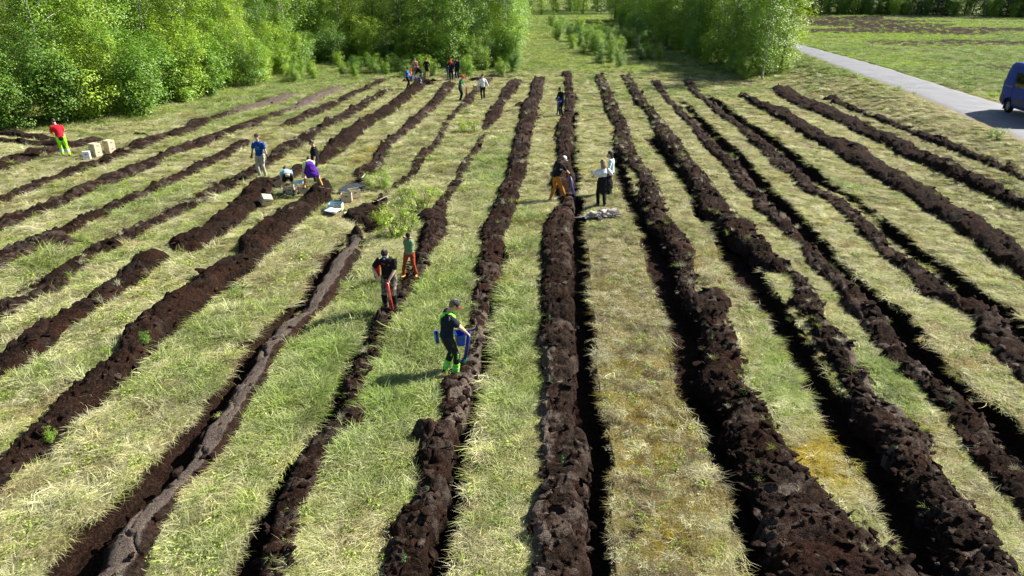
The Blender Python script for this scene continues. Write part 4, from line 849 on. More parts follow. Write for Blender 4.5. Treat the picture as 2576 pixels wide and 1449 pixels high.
# planted seedlings
sm = leaf_mesh('seedling', 9, 70, .045, .30, .022); SEED = solid('seedling_needles', (.05, .17, .035), .6, .3, .3)
for u, v, lb in [(1415, 1155, 'on the middle ridge in the foreground'), (1383, 817, 'on the middle ridge beside the near trench'), (1388, 964, 'on the middle ridge level with the near man'), (1018, 1425, 'at the bottom of the first ridge left of the middle'), (1069, 1232, 'on the first ridge left of the middle'),
              (1791, 848, 'beside a hollow in the crumbly ridge'), (2059, 805, 'on the twisting ridge'), (2162, 905, 'on the shoulder of the twisting ridge'), (1422, 575, 'on the middle ridge beside the driftwood'), (1385, 725, 'on the middle ridge below the left clod'), (2304, 1350, 'at the lower right on the slab ridge'), (2390, 1010, 'on the narrow right-hand ridge'), (1040, 965, 'below the man with the blue tube'), (1905, 1165, 'in the foreground mud heap')]:
    x, y, _ = gp(u, v, .2); o = obj('spruce_seedling', sm, SEED); o.location = (x, y, surf(x, y) - .02); o.rotation_euler = (random.gauss(0, .1), random.gauss(0, .1), random.random() * 6); o.scale = (.6, .6, random.uniform(.55, .8)); tag(o, 'small dark green spruce seedling ' + lb, 'seedling', 'freshly planted seedlings')
# ------------------------------------------------------------------ fused shapes for people and soft things
_pend = []
def loft(pts, rad, xref=(1, 0, 0), sides=14, cap=True, ck=1.0):
    """closed tapered tube; rad = r or (rx, ry) at each point"""
    pts = [Vector(p) for p in pts]; rad = [r if isinstance(r, tuple) else (r, r) for r in rad]
    P, Rr = list(pts), list(rad)
    if cap:
        a = (pts[0] - pts[1]).normalized(); b = (pts[-1] - pts[-2]).normalized(); r0, r1 = min(rad[0]) * ck, min(rad[-1]) * ck
        P = [pts[0] + a * r0 * .85, pts[0] + a * r0 * .5] + P + [pts[-1] + b * r1 * .5, pts[-1] + b * r1 * .85]
        Rr = [tuple(q * .5 for q in rad[0]), tuple(q * .86 for q in rad[0])] + Rr + [tuple(q * .86 for q in rad[-1]), tuple(q * .5 for q in rad[-1])]
    V = []; F_ = []; X = Vector(xref)
    for i, p in enumerate(P):
        t = (P[min(i + 1, len(P) - 1)] - P[max(i - 1, 0)]).normalized(); x = X - t * X.dot(t)
        x = x.normalized() if x.length > 1e-3 else t.orthogonal().normalized(); y = t.cross(x)
        for k in range(sides):
            a = 2 * math.pi * k / sides; V.append(p + x * math.cos(a) * Rr[i][0] + y * math.sin(a) * Rr[i][1])
    n = len(P)
    for i in range(n - 1):
        for k in range(sides): F_.append((i * sides + k, i * sides + (k + 1) % sides, (i + 1) * sides + (k + 1) % sides, (i + 1) * sides + k))
    F_.append(tuple(reversed(range(sides)))); F_.append(tuple(range((n - 1) * sides, n * sides))); return V, F_
def ell(c, r, M=None, seg=14, rings=9):
    V = []; F_ = []
    for i in range(rings + 1):
        th = math.pi * i / rings
        for k in range(seg):
            a = 2 * math.pi * k / seg; q = Vector((r[0] * math.sin(max(th, .02) if i < rings else .02) * math.cos(a), r[1] * math.sin(max(th, .02) if i < rings else .02) * math.sin(a), r[2] * math.cos(th)))
            V.append((M @ q if M else q) + Vector(c))
    for i in range(rings):
        for k in range(seg): F_.append((i * seg + k, i * seg + (k + 1) % seg, (i + 1) * seg + (k + 1) % seg, (i + 1) * seg + k))
    F_.append(tuple(reversed(range(seg)))); F_.append(tuple(range(rings * seg, (rings + 1) * seg))); return V, F_
def fuse(name, parts, mat, voxel, parent=None, wrinkle=0.0, smooth=3):
    V = []; F_ = []
    for v, f in parts:
        b = len(V); V += [tuple(q) for q in v]; F_ += [tuple(i + b for i in g) for g in f]
    me = bpy.data.meshes.new(name); me.from_pydata(V, [], F_); o = obj(name, me, mat, parent)
    m = o.modifiers.new('r', 'REMESH'); m.mode = 'VOXEL'; m.voxel_size = voxel; s = o.modifiers.new('s', 'SMOOTH'); s.iterations = smooth; s.factor = .5
    _pend.append((o, wrinkle)); return o
def finish_fused():
    dg = bpy.context.evaluated_depsgraph_get()
    for o, wr in _pend:
        me = bpy.data.meshes.new_from_object(o.evaluated_get(dg)); mat = o.data.materials[0] if o.data.materials else None
        o.modifiers.clear(); old = o.data; o.data = me; me.shade_smooth()
        if wr and len(me.vertices):
            n = len(me.vertices); co = np.empty(n * 3, np.float32); no = np.empty(n * 3, np.float32); me.vertices.foreach_get('co', co); me.vertices.foreach_get('normal', no)
            co = co.reshape(-1, 3); no = no.reshape(-1, 3); d = (fbm(co[:, 0] * 9 + co[:, 2] * 7, co[:, 1] * 9 - co[:, 2] * 11, 3, 3) - .5) * 2 * wr
            co = co + no * d[:, None]; me.vertices.foreach_set('co', co.astype(np.float32).ravel()); me.update()
def ik(a, b, l1, l2, hint):
    a, b = Vector(a), Vector(b); d = b - a; L = min(d.length, (l1 + l2) * .999); d = d.normalized(); x = (l1 * l1 - l2 * l2 + L * L) / (2 * L); h = math.sqrt(max(0, l1 * l1 - x * x))
    hv = Vector(hint); hv = (hv - d * hv.dot(d)).normalized(); return a + d * x + hv * h, a + d * L
SKIN = solid('skin', (.52, .31, .22), .55, .35, .06, 12, .0); SKIN2 = solid('skin_pale', (.60, .40, .31), .55, .35, .06, 12, .0)
def person(u, v, head, h, label, top, bot, shoe, lean=4, side=0, pz=.93, py=0.0, px=0.0, hl=(-.26, .05, .80), hr=(.26, .05, .80), fl=(-.10, 0), fr=(.10, 0), fz=(0, 0),
           hat=None, hair=None, gloves=None, hp=8, hy=0, sleeve='short', legs='long', boot=.16, fine=False, sw=.18, bulk=1.0, el=None, er=None, footyaw=(12, -12), dz=0.0, skin=None, twist=0):
    x0, y0, _ = gp(u, v); zz = surf(x0, y0) + dz; e = empty('person', (x0, y0, zz), R(head), h / 1.75); tag(e, label, 'person'); skin = skin or SKIN
    vx = (.011 if fine else .017 if v > 330 else .022); ln, sd_ = R(lean), R(side)
    Pv = Vector((px, py, pz)); D = Vector((math.sin(sd_), math.sin(ln) * math.cos(sd_), math.cos(ln) * math.cos(sd_))); tw = R(twist)
    Xd = Vector((math.cos(tw), math.sin(tw), 0)); Xd = (Xd - D * Xd.dot(D)).normalized(); Fw = D.cross(Xd) * -1
    if Fw.dot(Vector((0, 1, 0))) < 0 and lean < 60: Fw = -Fw
    sh = Pv + D * .47; SL, SR = sh - Xd * sw, sh + Xd * sw; nb = Pv + D * .52
    HM = Matrix.Rotation(R(hy), 3, 'Z') @ Matrix.Rotation(-R(hp), 3, 'X')
    nt_ = nb + (D * .6 + HM @ Vector((0, .1, .9)) * .4).normalized() * .09; hc = nt_ + HM @ Vector((0, .025, .115))
    eL, wL = ik(SL, hl, .28, .25, el or (-.6, -.6, -.4)); eR, wR = ik(SR, hr, .28, .25, er or (.6, -.6, -.4))
    hL, hR_ = Pv + Vector((-.09, 0, -.03)), Pv + Vector((.09, 0, -.03)); aL, aR = (fl[0], fl[1], .09 + fz[0]), (fr[0], fr[1], .09 + fz[1])
    kL, aL = ik(hL, aL, .43, .42, (-.12, 1, .1)); kR, aR = ik(hR_, aR, .43, .42, (.12, 1, .1))
    B = bulk; X3 = tuple(Xd)
    # --- body
    pr = [loft([Pv - D * .03, Pv + D * .2, Pv + D * .40, Pv + D * .49], [(.12, .09), (.11, .08), (.12, .08), (.08, .055)], X3), loft([nb - D * .05, nt_ + HM @ Vector((0, .01, .03))], [.058, .052])]
    pr += [ell(hc, (.074, .092, .112), HM), ell(hc + HM @ Vector((0, .045, -.055)), (.052, .05, .055), HM), ell(hc + HM @ Vector((0, .098, -.012)), (.014, .02, .026), HM), ell(hc + HM @ Vector((0, .088, .022)), (.05, .012, .012), HM), ell(hc + HM @ Vector((0, .086, -.062)), (.026, .010, .012), HM)]
    for s_ in (-1, 1): pr += [ell(hc + HM @ Vector((s_ * .076, -.005, -.005)), (.014, .022, .032), HM)]
    for S, E, W_, s_ in ((SL, eL, wL, -1), (SR, eR, wR, 1)):
        pr += [loft([S - Xd * s_ * .05, S, (S + E) / 2, E, E.lerp(W_, .4), W_], [.035, .044, .044 * B, .038, .040, .027])]
        d = (W_ - E).normalized(); pn = d.cross(Xd).normalized() if abs(d.dot(Xd)) < .95 else Vector((0, 0, 1)); sdv = d.cross(pn)
        hand = [loft([W_ - d * .02, W_ + d * .045, W_ + d * .085], [(.024, .018), (.036, .017), (.034, .015)], tuple(sdv))]
        for q, (o_, l_) in enumerate(((-.030, .055), (-.010, .068), (.010, .064), (.029, .050))):
            b0 = W_ + d * .08 + sdv * o_; c0 = b0 + (d * .8 + pn * .5).normalized() * l_ * .5; hand.append(loft([b0 - d * .02, c0, c0 + (d * .25 + pn).normalized() * l_ * .45], [.0098, .0092, .0075], sides=8))
        t0 = W_ + d * .03 - sdv * s_ * .032; hand.append(loft([t0, t0 + (d * .7 - sdv * s_ * .7).normalized() * .035, t0 + (d * .9 - sdv * s_ * .2 + pn * .5).normalized() * .06], [.012, .0105, .009], sides=8)); pr += hand
        if gloves:
            gs = [([p + (p - W_ - d * .05).normalized() * .004 for p in vv_], ff) for vv_, ff in hand] + [loft([W_ - d * .07, W_ + d * .02], [.037, .032])]
            fuse('glove', gs, gloves, max(vx * .75, .009), e)
    for Hh, K, A in ((hL, kL, aL), (hR_, kR, aR)): pr += [loft([Hh + Vector((0, 0, .03)), Hh.lerp(K, .4), K, K.lerp(A, .3), A, A - Vector((0, 0, .03))], [.085, .068, .050, .052, .035, .036])]
    fts = []
    for A, fy, hk in ((aL, footyaw[0], hL), (aR, footyaw[1], hR_)):
        f = Vector((-math.sin(R(fy)), math.cos(R(fy)), 0)); g = Vector((A.x, A.y, A.z - .055)); fts.append((A, f, g)); pr += [loft([g - f * .05, g + f * .06, g + f * .15], [(.034, .03), (.042, .028), (.034, .018)], (f.y, -f.x, 0))]
    fuse('body', pr, skin, max(vx * .75, .009), e, 0, 2)
    # --- eyes only where they can be seen
    if fine:
        for s_ in (-1, 1): o = fuse('eye', [ell(hc + HM @ Vector((s_ * .03, .086, .002)), (.012, .008, .007), HM)], solid('eye', (.05, .04, .035), .2, .5, 0, 5, 0), .004, e, 0, 1)
    # --- top
    if top:
        sr = [loft([Pv - D * .02, Pv + D * .07, Pv + D * .22, Pv + D * .38, Pv + D * .475, Pv + D * .525], [(.165 * B, .128 * B), (.158 * B, .122 * B), (.152 * B, .118 * B), (.178 * B, .128 * B), (.172, .108), (.112, .09)], X3, 18, True, .25)]
        for S, E, W_, s_ in ((SL, eL, wL, -1), (SR, eR, wR, 1)):
            if sleeve == 'short': sr.append(loft([S - Xd * s_ * .06, S + D * .005, S.lerp(E, .35), S.lerp(E, .68)], [.078, .080, .072 * B, .068 * B]))
            elif sleeve == 'long': sr.append(loft([S - Xd * s_ * .06, S, S.lerp(E, .5), E, E.lerp(W_, .5), E.lerp(W_, .97)], [.078, .080, .066 * B, .060, .052, .044]))
        fuse('top', sr, top, vx, e, .008)
    # --- bottom
    if bot:
        L_ = {'long': 1.0, 'short': .0}[legs]; tr_ = [loft([Pv + D * .10, Pv + D * .02, Pv + Vector((0, 0, -.07))], [(.150 * B, .115 * B), (.158 * B, .125 * B), (.150, .115)], (1, 0, 0), 18)]
        for Hh, K, A in ((hL, kL, aL), (hR_, kR, aR)):
            if legs == 'long': tr_.append(loft([Hh + Vector((0, 0, .02)), Hh.lerp(K, .3), Hh.lerp(K, .7), K, K.lerp(A, .35), K.lerp(A, .75), K.lerp(A, .96)], [.098 * B, .096 * B, .080, .068, .070, .063, .062]))
            else: tr_.append(loft([Hh + Vector((0, 0, .02)), Hh.lerp(K, .3), Hh.lerp(K, .62)], [.098, .094, .084]))
        fuse('trousers' if legs == 'long' else 'shorts', tr_, bot, vx, e, .010)
    for (A, f, g), K in zip(fts, (kL, kR)):
        fuse('boot', [loft([A + (K - A).normalized() * boot, A, Vector(g)], [.056 if boot > .2 else .048, .046, .042]), loft([g - f * .06, g + f * .05, g + f * .165], [(.043, .045), (.050, .040), (.042, .028)], (f.y, -f.x, 0))], shoe, max(vx * .8, .011), e)
    # --- head wear
    if hair:
        m, kind = hair; pp = [ell(hc + HM @ Vector((0, -.018, .018)), (.084, .095, .112), HM)]
        if kind == 'long':
            bk = hc + HM @ Vector((0, -.07, 0)); pp += [loft([bk + Vector((0, 0, .05)), bk + Vector((0, -.03, -.12)), bk + Vector((0, -.045, -.30)), bk + Vector((.01, -.03, -.47))], [(.075, .05), (.095, .05), (.085, .04), (.04, .02)], X3)]
        elif kind == 'curly': bk = hc + HM @ Vector((0, -.06, 0)); pp += [loft([bk + Vector((0, 0, .04)), bk + Vector((0, -.03, -.10)), bk + Vector((0, -.04, -.2))], [(.09, .06), (.115, .07), (.09, .05)], X3)]
        fuse('hair', pp, m, vx * .8, e, .006)
    if hat:
        m = hat['m']; fuse('cap' if hat.get('brim') else 'beanie', [ell(hc + HM @ Vector((0, -.004, .042)), (.087, .104, .088), HM)], m, vx * .7, e)
        if hat.get('brim'):
            bd = R(hat.get('turn', 0)); RM = HM @ Matrix.Rotation(bd, 3, 'Z'); w_ = hat.get('wide')
            if w_: fuse('brim', [ell(hc + RM @ Vector((0, 0, .02)), (.15, .165, .012), RM)], hat.get('bm', m), vx * .6, e, 0, 1)
            else: fuse('brim', [ell(hc + RM @ Vector((0, .125, .012)), (.064, .072, .010), RM)], hat.get('bm', m), .006 if fine else .009, e, 0, 1)
    return dict(e=e, hc=hc, HM=HM, D=D, P=Pv, X=Xd, SL=SL, SR=SR, wL=wL, wR=wR, kL=kL, kR=kR, aL=aL, aR=aR, vx=vx, F=Fw, s=h / 1.75, eL=eL, eR=eR)
def wpt(p, q):
    """local point of a person -> world"""
    e = p['e']; M = Matrix.Translation(e.location) @ Matrix.Rotation(e.rotation_euler[2], 4, 'Z') @ Matrix.Scale(p['s'], 4); return M @ Vector(q)
def ribbon(name, pts, wid, th, xref, mat, parent):
    v, f = loft(pts, [(wid, th)] * len(pts), xref, 8, cap=False); return obj(name, new_mesh(name, v, f), mat, parent)
def boxm(name, c, s, mat, parent=None, rot=None, bev=.006):
    bm = bmesh.new(); bmesh.ops.create_cube(bm, size=1); bmesh.ops.scale(bm, vec=s, verts=bm.verts)
    if bev: bmesh.ops.bevel(bm, geom=bm.edges[:], offset=min(bev, min(s) * .4), segments=2, affect='EDGES')
    if rot is not None: bmesh.ops.transform(bm, matrix=rot, verts=bm.verts)
    bmesh.ops.translate(bm, vec=c, verts=bm.verts); me = bpy.data.meshes.new(name); bm.to_mesh(me); bm.free(); return obj(name, me, mat, parent)
def open_box(name, w_, d, h, mat, parent=None, t=.012, taper=.0, z0=0):
    bm = bmesh.new()
    def ring(k, z, ins): a, b = w_ / 2 * (1 - taper * (1 - k)) - ins, d / 2 * (1 - taper * (1 - k)) - ins; return [bm.verts.new(p) for p in ((-a, -b, z), (a, -b, z), (a, b, z), (-a, b, z))]
    o0, o1, i1, i0 = ring(0, z0, 0), ring(1, z0 + h, 0), ring(1, z0 + h, t), ring(0, z0 + t, t)
    for A, B_ in ((o0, o1), (o1, i1), (i1, i0)):
        for k in range(4): bm.faces.new((A[k], A[(k + 1) % 4], B_[(k + 1) % 4], B_[k]))
    bm.faces.new(i0); bm.faces.new(list(reversed(o0))); bmesh.ops.bevel(bm, geom=bm.edges[:], offset=.004, segments=1, affect='EDGES'); bmesh.ops.recalc_face_normals(bm, faces=bm.faces)
    me = bpy.data.meshes.new(name); bm.to_mesh(me); bm.free(); return obj(name, me, mat, parent)
def text(name, s, size, mat, parent, M):
    cu = bpy.data.curves.new(name, 'FONT'); cu.body = s; cu.size = size; cu.align_x = 'CENTER'; cu.align_y = 'CENTER'; cu.extrude = .001; t_ = bpy.data.objects.new(name, cu); C.objects.link(t_)
    dg = bpy.context.evaluated_depsgraph_get(); me = bpy.data.meshes.new_from_object(t_.evaluated_get(dg)); bpy.data.objects.remove(t_); me.materials.clear(); me.transform(M); return obj(name, me, mat, parent)
def tube_tool(bottom, top, mat, label, face=None, jaw=None, lettering=None):
    b, t_ = Vector(bottom), Vector(top); e = empty('planting_tube', b); e.rotation_mode = 'QUATERNION'; q = (t_ - b).normalized().to_track_quat('Z', 'Y'); e.rotation_quaternion = q; L = (t_ - b).length
    tag(e, label, 'planting tool', 'planting tubes'); v, f = loft([(0, 0, .13), (0, 0, L * .5), (0, 0, L * .92)], [.038, .038, .042], sides=14, cap=False); obj('tube', new_mesh('tube', v, f), mat, e)
    BLK = solid('black_plastic', (.02, .02, .02), .5); v, f = loft([(-.11, 0, L * .96), (.11, 0, L * .96)], [.016, .016], (0, 0, 1), 10); obj('handle', new_mesh('handle', v, f), BLK, e)
    v, f = loft([(.05, 0, .12), (.05, 0, L * .9)], [.008, .008], sides=8); obj('rod', new_mesh('rod', v, f), solid('steel', (.45, .45, .46), .35, .5, .05, 5, 0, .9), e)
    for s_ in (-1, 1): v, f = loft([(0, s_ * .028, .16), (0, s_ * .018, .06), (0, s_ * .006, -.05)], [(.036, .008), (.032, .006), (.012, .003)], (1, 0, 0), 8); obj('jaw', new_mesh('jaw', v, f), jaw or mat, e)
    boxm('foot_pedal', (-.09, 0, .10), (.13, .045, .012), mat, e, bev=.003)
    if lettering:
        qi = q.inverted(); vd = (qi @ (Vector((0, 0, CAMH)) - (b + t_) / 2)); an_ = math.atan2(vd.y, vd.x)
        M = Matrix.Rotation(an_, 4, 'Z') @ Matrix.Translation((.0405, 0, L * .60)) @ Matrix(((0, 0, 1, 0), (0, 1, 0, 0), (-1, 0, 0, 0), (0, 0, 0, 1))) @ Matrix.Identity(4)
        text('lettering', lettering, .062, solid('white_print', (.75, .75, .75), .6, .2, 0, 5, 0), e, M)
    return e
def bucket(p, at, mat, label, w_=.34, d=.22, h=.26, rz=0):
    q = wpt(p, at); e = empty('planting_bucket', q, p['e'].rotation_euler[2] + rz); tag(e, label, 'bucket', 'planting buckets'); open_box('tub', w_, d, h, mat, e, .01, .18)
    for s_ in (-1, 1): boxm('rim', (0, s_ * d / 2, h), (w_ * 1.05, .02, .02), mat, e, bev=.004)
    return e

BLACK = fab('black', (.012, .012, .014)); NAVY = fab('navy', (.012, .018, .035)); REDT = fab('red', (.48, .015, .03)); BLUET = fab('blue', (.012, .06, .26)); GREYT = fab('light_grey', (.34, .33, .29)); LBLUE = fab('light_blue', (.28, .52, .58))
YEL = fab('pale_yellow', (.62, .66, .30)); PURP = fab('purple', (.08, .02, .27)); HIVIS = fab('hi_vis_yellow', (.30, .80, .03)); HIGREEN = fab('hi_vis_green', (.22, .85, .05)); WHITE = fab('white', (.74, .77, .80)); MINT = fab('pale_mint', (.50, .66, .66))
ORANGE = fab('ochre', (.42, .17, .03)); RUST = fab('rust', (.30, .055, .025)); GREEN_ = fab('green', (.02, .13, .05)); PINK = fab('pink', (.62, .32, .30)); DG = fab('dark_grey', (.035, .037, .042)); CHAR = fab('charcoal', (.022, .024, .028))
LEATH = solid('tan_boot', (.50, .26, .06), .6, .3); DBOOT = solid('dark_boot', (.02, .018, .016), .5, .4); GBOOT = solid('green_rubber', (.03, .05, .035), .35, .5); HAIRB = solid('hair_black', (.012, .01, .009), .45, .5, .3, 30); HAIRL = solid('hair_brown', (.16, .10, .06), .5, .4, .3, 30); BROWNH = solid('hair_dark_brown', (.05, .03, .02), .5, .4, .3, 30)
BLUEP = solid('blue_plastic', (.008, .07, .42), .35, .5, .05, 4, .0); BLUED = solid('dark_blue_paint', (.012, .018, .30), .35, .5, .05, 4, .0); REDP = solid('red_paint', (.55, .012, .012), .35, .5, .05, 4, .0); TEAL = solid('teal_paint', (.02, .42, .30), .4, .5, .05, 4, 0); GLW = solid('white_glove', (.55, .52, .48), .8, .2)
# camouflage cloth and patterned shirt
n = NT('camouflage'); co = n.obj_co(); c = n.ramp(n.noise(9, 3, co), [(.40, (.03, .032, .025)), (.46, (.09, .09, .065)), (.54, (.24, .23, .18)), (.62, (.05, .05, .035))]); n.t.nodes[-1].color_ramp.interpolation = 'CONSTANT'; n.l(c, n.p.inputs['Base Color']); n.p.inputs['Roughness'].default_value = .9; CAMO = n.m
n = NT('dotted_green_cloth'); co = n.obj_co(); vo = n.n('ShaderNodeTexVoronoi'); vo.inputs['Scale'].default_value = 22; n.l(co, vo.inputs[0]); n.l(n.ramp(vo.outputs['Distance'], [(.16, (.02, .05, .03)), (.24, (.12, .22, .11))]), n.p.inputs['Base Color']); n.p.inputs['Roughness'].default_value = .9; DOTS = n.m
n = NT('white_striped_black_cloth'); co = n.obj_co(); n.l(n.ramp(n.noise(7, 2, co), [(.5, (.014, .015, .02)), (.6, (.35, .4, .55))]), n.p.inputs['Base Color']); n.p.inputs['Roughness'].default_value = .9; STRIPE = n.m

# 1 man in red
p = person(165, 395, 38, 1.80, 'man in a red t-shirt and fluorescent yellow trousers walking away, far left', REDT, HIVIS, DG, lean=14, side=-6, hl=(-.20, .36, 1.02), hr=(.12, .38, 1.02), fl=(-.06, .22), fr=(.16, -.22), fz=(0, .03), hat=dict(m=CHAR, brim=1), hair=(BROWNH, 'short'), hp=28, hy=20, bulk=1.12, boot=.12)
for K, A, s_ in ((p['kL'], p['aL'], -1), (p['kR'], p['aR'], 1)): fuse('reflective_cuff', [loft([K.lerp(A, .42), K.lerp(A, .72)], [.078, .074], cap=False)], MINT, .016, p['e'])
fuse('dark_seat_panel', [ell(p['P'] + Vector((0, -.105, -.07)), (.105, .045, .11))], BLACK, .015, p['e'])
fuse('tool_pocket', [ell(p['P'] + Vector((.16, -.02, .02)), (.045, .07, .08))], fab('pale_hi_vis', (.55, .8, .3)), .015, p['e'])
# 2 blue t-shirt
p = person(662, 445, 172, 1.86, 'man standing upright in a blue t-shirt with a pale print and grey trousers', BLUET, GREYT, solid('pale_boot', (.3, .28, .24), .8), lean=2, hl=(-.33, .06, .86), hr=(.33, .06, .86), fl=(-.15, .05), fr=(.15, -.03), hat=dict(m=DG), gloves=DG, hp=5, bulk=1.08, fine=True, el=(-.8, -.4, 0), er=(.8, -.4, 0))
LOGO = solid('pale_blue_print', (.16, .42, .75), .8, .2, 0, 5, 0)
ch = p['P'] + p['D'] * .30 + Vector((0, .148, 0)); pts = [(-.075, 0, -.055), (.07, 0, -.06), (.085, 0, -.01), (.06, 0, .04), (-.03, 0, .045), (-.075, 0, .01), (-.075, 0, -.055)]
ribbon('shirt_print', [ch + Vector(q) for q in pts], .012, .006, (0, 1, 0), LOGO, p['e']); ribbon('shirt_print', [ch + Vector(q) for q in ((-.045, 0, .02), (.03, 0, .01), (-.04, 0, -.03), (.04, 0, -.035))], .009, .006, (0, 1, 0), LOGO, p['e'])
fuse('belt', [loft([p['P'] + p['D'] * .045, p['P'] + p['D'] * .075], [(.175, .138)] * 2, sides=20, cap=False)], BLACK, .015, p['e'])
# 3 black shirt
p = person(799, 462, 112, 1.80, 'heavily built man in black with white gloves standing behind the bending pair', BLACK, CHAR, DBOOT, lean=-2, hl=(-.30, .10, .84), hr=(.30, .12, .86), fl=(-.12, .06), fr=(.12, -.04), hair=(BROWNH, 'short'), hp=24, gloves=GLW, bulk=1.28, sw=.205, fine=True)
ribbon('sunglasses', [p['hc'] + p['HM'] @ Vector(q) for q in ((-.075, .03, .012), (-.045, .088, .01), (0, .1, .008), (.045, .088, .01), (.075, .03, .012))], .004, .016, (0, 1, 0), solid('dark_lens', (.01, .01, .01), .1, .6, 0, 5, 0), p['e'])
for E, S in ((p['eL'], p['SL']), (p['eR'], p['SR'])): fuse('sleeve_stripe', [loft([S.lerp(E, .62), S.lerp(E, .65)], [.084, .083], cap=False)], fab('pale_red', (.6, .2, .2)), .013, p['e'])
# 4 light blue, bending
p = person(729, 494, 22, 1.68, 'person in a light blue top and black shorts bending over a crate of seedlings', LBLUE, BLACK, DBOOT, lean=86, pz=.88, py=-.22, hl=(-.24, .40, .42), hr=(.16, .42, .45), fl=(-.20, -.02), fr=(.20, -.05), hair=(BROWNH, 'short'), hp=60, legs='short', boot=.10, skin=SKIN2, sw=.165, hy=0)
boxm('cardboard_flap', (-.34, .30, .42), (.34, .03, .24), solid('cardboard', (.42, .33, .21), .85, .1, .08), None, Matrix.Rotation(R(-25), 4, 'Y'), .003)
fl_ = bpy.data.objects['cardboard_flap']; fl_.location = p['e'].location; fl_.rotation_euler = p['e'].rotation_euler; tag(fl_, 'loose cardboard sheet held by the bending person in light blue', 'cardboard sheet')
# 5 yellow, purple jacket
p = person(788, 492, 18, 1.70, 'person in pale yellow top bending over, purple jacket tied round the waist', YEL, BLACK, LEATH, lean=80, pz=.84, py=-.15, hl=(-.30, .30, .40), hr=(.05, .42, .40), fl=(-.30, -.10), fr=(.38, -.12), hair=(HAIRB, 'short'), hp=62, gloves=GLW, legs='short', boot=.26, skin=SKIN2, sw=.165)
Pv = p['P']; fuse('jacket_round_waist', [loft([Pv + Vector((0, .10, .14)), Pv + Vector((0, -.04, .07)), Pv + Vector((0, -.11, -.10)), Pv + Vector((.03, -.13, -.34))], [(.15, .09), (.18, .12), (.20, .10), (.22, .07)], (1, 0, 0), 20), loft([Pv + Vector((.15, -.02, .04)), Pv + Vector((.25, -.06, -.22)), Pv + Vector((.27, -.04, -.42))], [.06, .055, .04])], PURP, .016, p['e'], .014)
# 6 man with the red tube
p = person(984, 786, 176, 1.78, 'man in black t-shirt and camouflage trousers looking down at a red planting tube', BLACK, CAMO, DBOOT, lean=10, py=-.05, hl=(-.07, .24, .94), hr=(.20, .26, 1.02), fl=(-.12, .0), fr=(.12, -.03), hat=dict(m=CHAR, brim=1), hair=(HAIRL, 'short'), hp=42, fine=True, bulk=1.08, boot=.06, el=(-.9, -.4, 0), er=(.95, -.3, 0), skin=SKIN2, dz=-.04)
q6 = p; fuse('cargo_panel', [loft([p['kL'].lerp(p['aL'], .05), p['kL'].lerp(p['aL'], .55)], [.078, .075])], BLACK, .014, p['e']); fuse('cargo_panel', [loft([p['kR'].lerp(p['aR'], .05), p['kR'].lerp(p['aR'], .55)], [.078, .075])], BLACK, .014, p['e'])
fuse('belt', [loft([p['P'] + p['D'] * .05, p['P'] + p['D'] * .09], [(.178, .142)] * 2, sides=20, cap=False)], solid('belt_leather', (.05, .03, .02), .5), .014, p['e'])
RED_PR = solid('red_print', (.65, .03, .06), .8, .2, 0, 5, 0); c_ = p['P'] + p['D'] * .38 + Vector((0, .142, 0))
Mt = lambda x_, z_: Matrix.Translation(c_ + Vector((x_, 0, z_))) @ Matrix.Rotation(math.pi, 4, 'Z') @ Matrix.Rotation(R(80), 4, 'X')
text('shirt_print', 'NRJ', .055, RED_PR, p['e'], Mt(.065, .02)); boxm('shirt_print', tuple(c_ + Vector((-.075, .004, -.005))), (.05, .006, .022), RED_PR, p['e'], Matrix.Rotation(R(30), 4, 'Y'), .001)
Mc = Matrix.Translation(p['hc'] + p['HM'] @ Vector((0, .1035, .055))) @ p['HM'].to_4x4() @ Matrix.Rotation(math.pi, 4, 'Z') @ Matrix.Rotation(R(75), 4, 'X'); text('cap_lettering', 'TESLA', .038, solid('white_print', (.75, .75, .75), .6, .2, 0, 5, 0), p['e'], Mc)
boxm('cap_badge', tuple(p['hc'] + p['HM'] @ Vector((-.01, .150, .024))), (.034, .030, .004), solid('blue_badge', (.05, .3, .8), .5, .3, 0, 5, 0), p['e'], p['HM'].to_4x4(), .001)
tb = gp(990, 796); tt_ = wpt(p, (-.02, .30, .98)); tube_tool((tb[0], tb[1], surf(tb[0], tb[1]) + .0), tt_, REDP, 'bright red planting tube held upright in front of the man in camouflage trousers', lettering='POTTIPUTKI')
bucket(p, (.27, .02, .93), REDP, 'red planting bucket at the right hip of the man in camouflage trousers', .12, .26, .26)
# 7 child
p = person(1034, 706, 172, 1.34, 'child in a spotted green shirt, rust trousers and yellow boots, cap tilted down', DOTS, RUST, LEATH, lean=6, hl=(-.07, .10, 1.50), hr=(.07, .10, 1.50), fl=(-.20, -.04), fr=(.24, .10), hat=dict(m=BLACK, brim=1), hair=(HAIRB, 'short'), hp=30, hy=22, boot=.26, sw=.17, bulk=1.12, fine=True, el=(-.7, -.5, -1), er=(.7, -.5, -1), skin=SKIN)
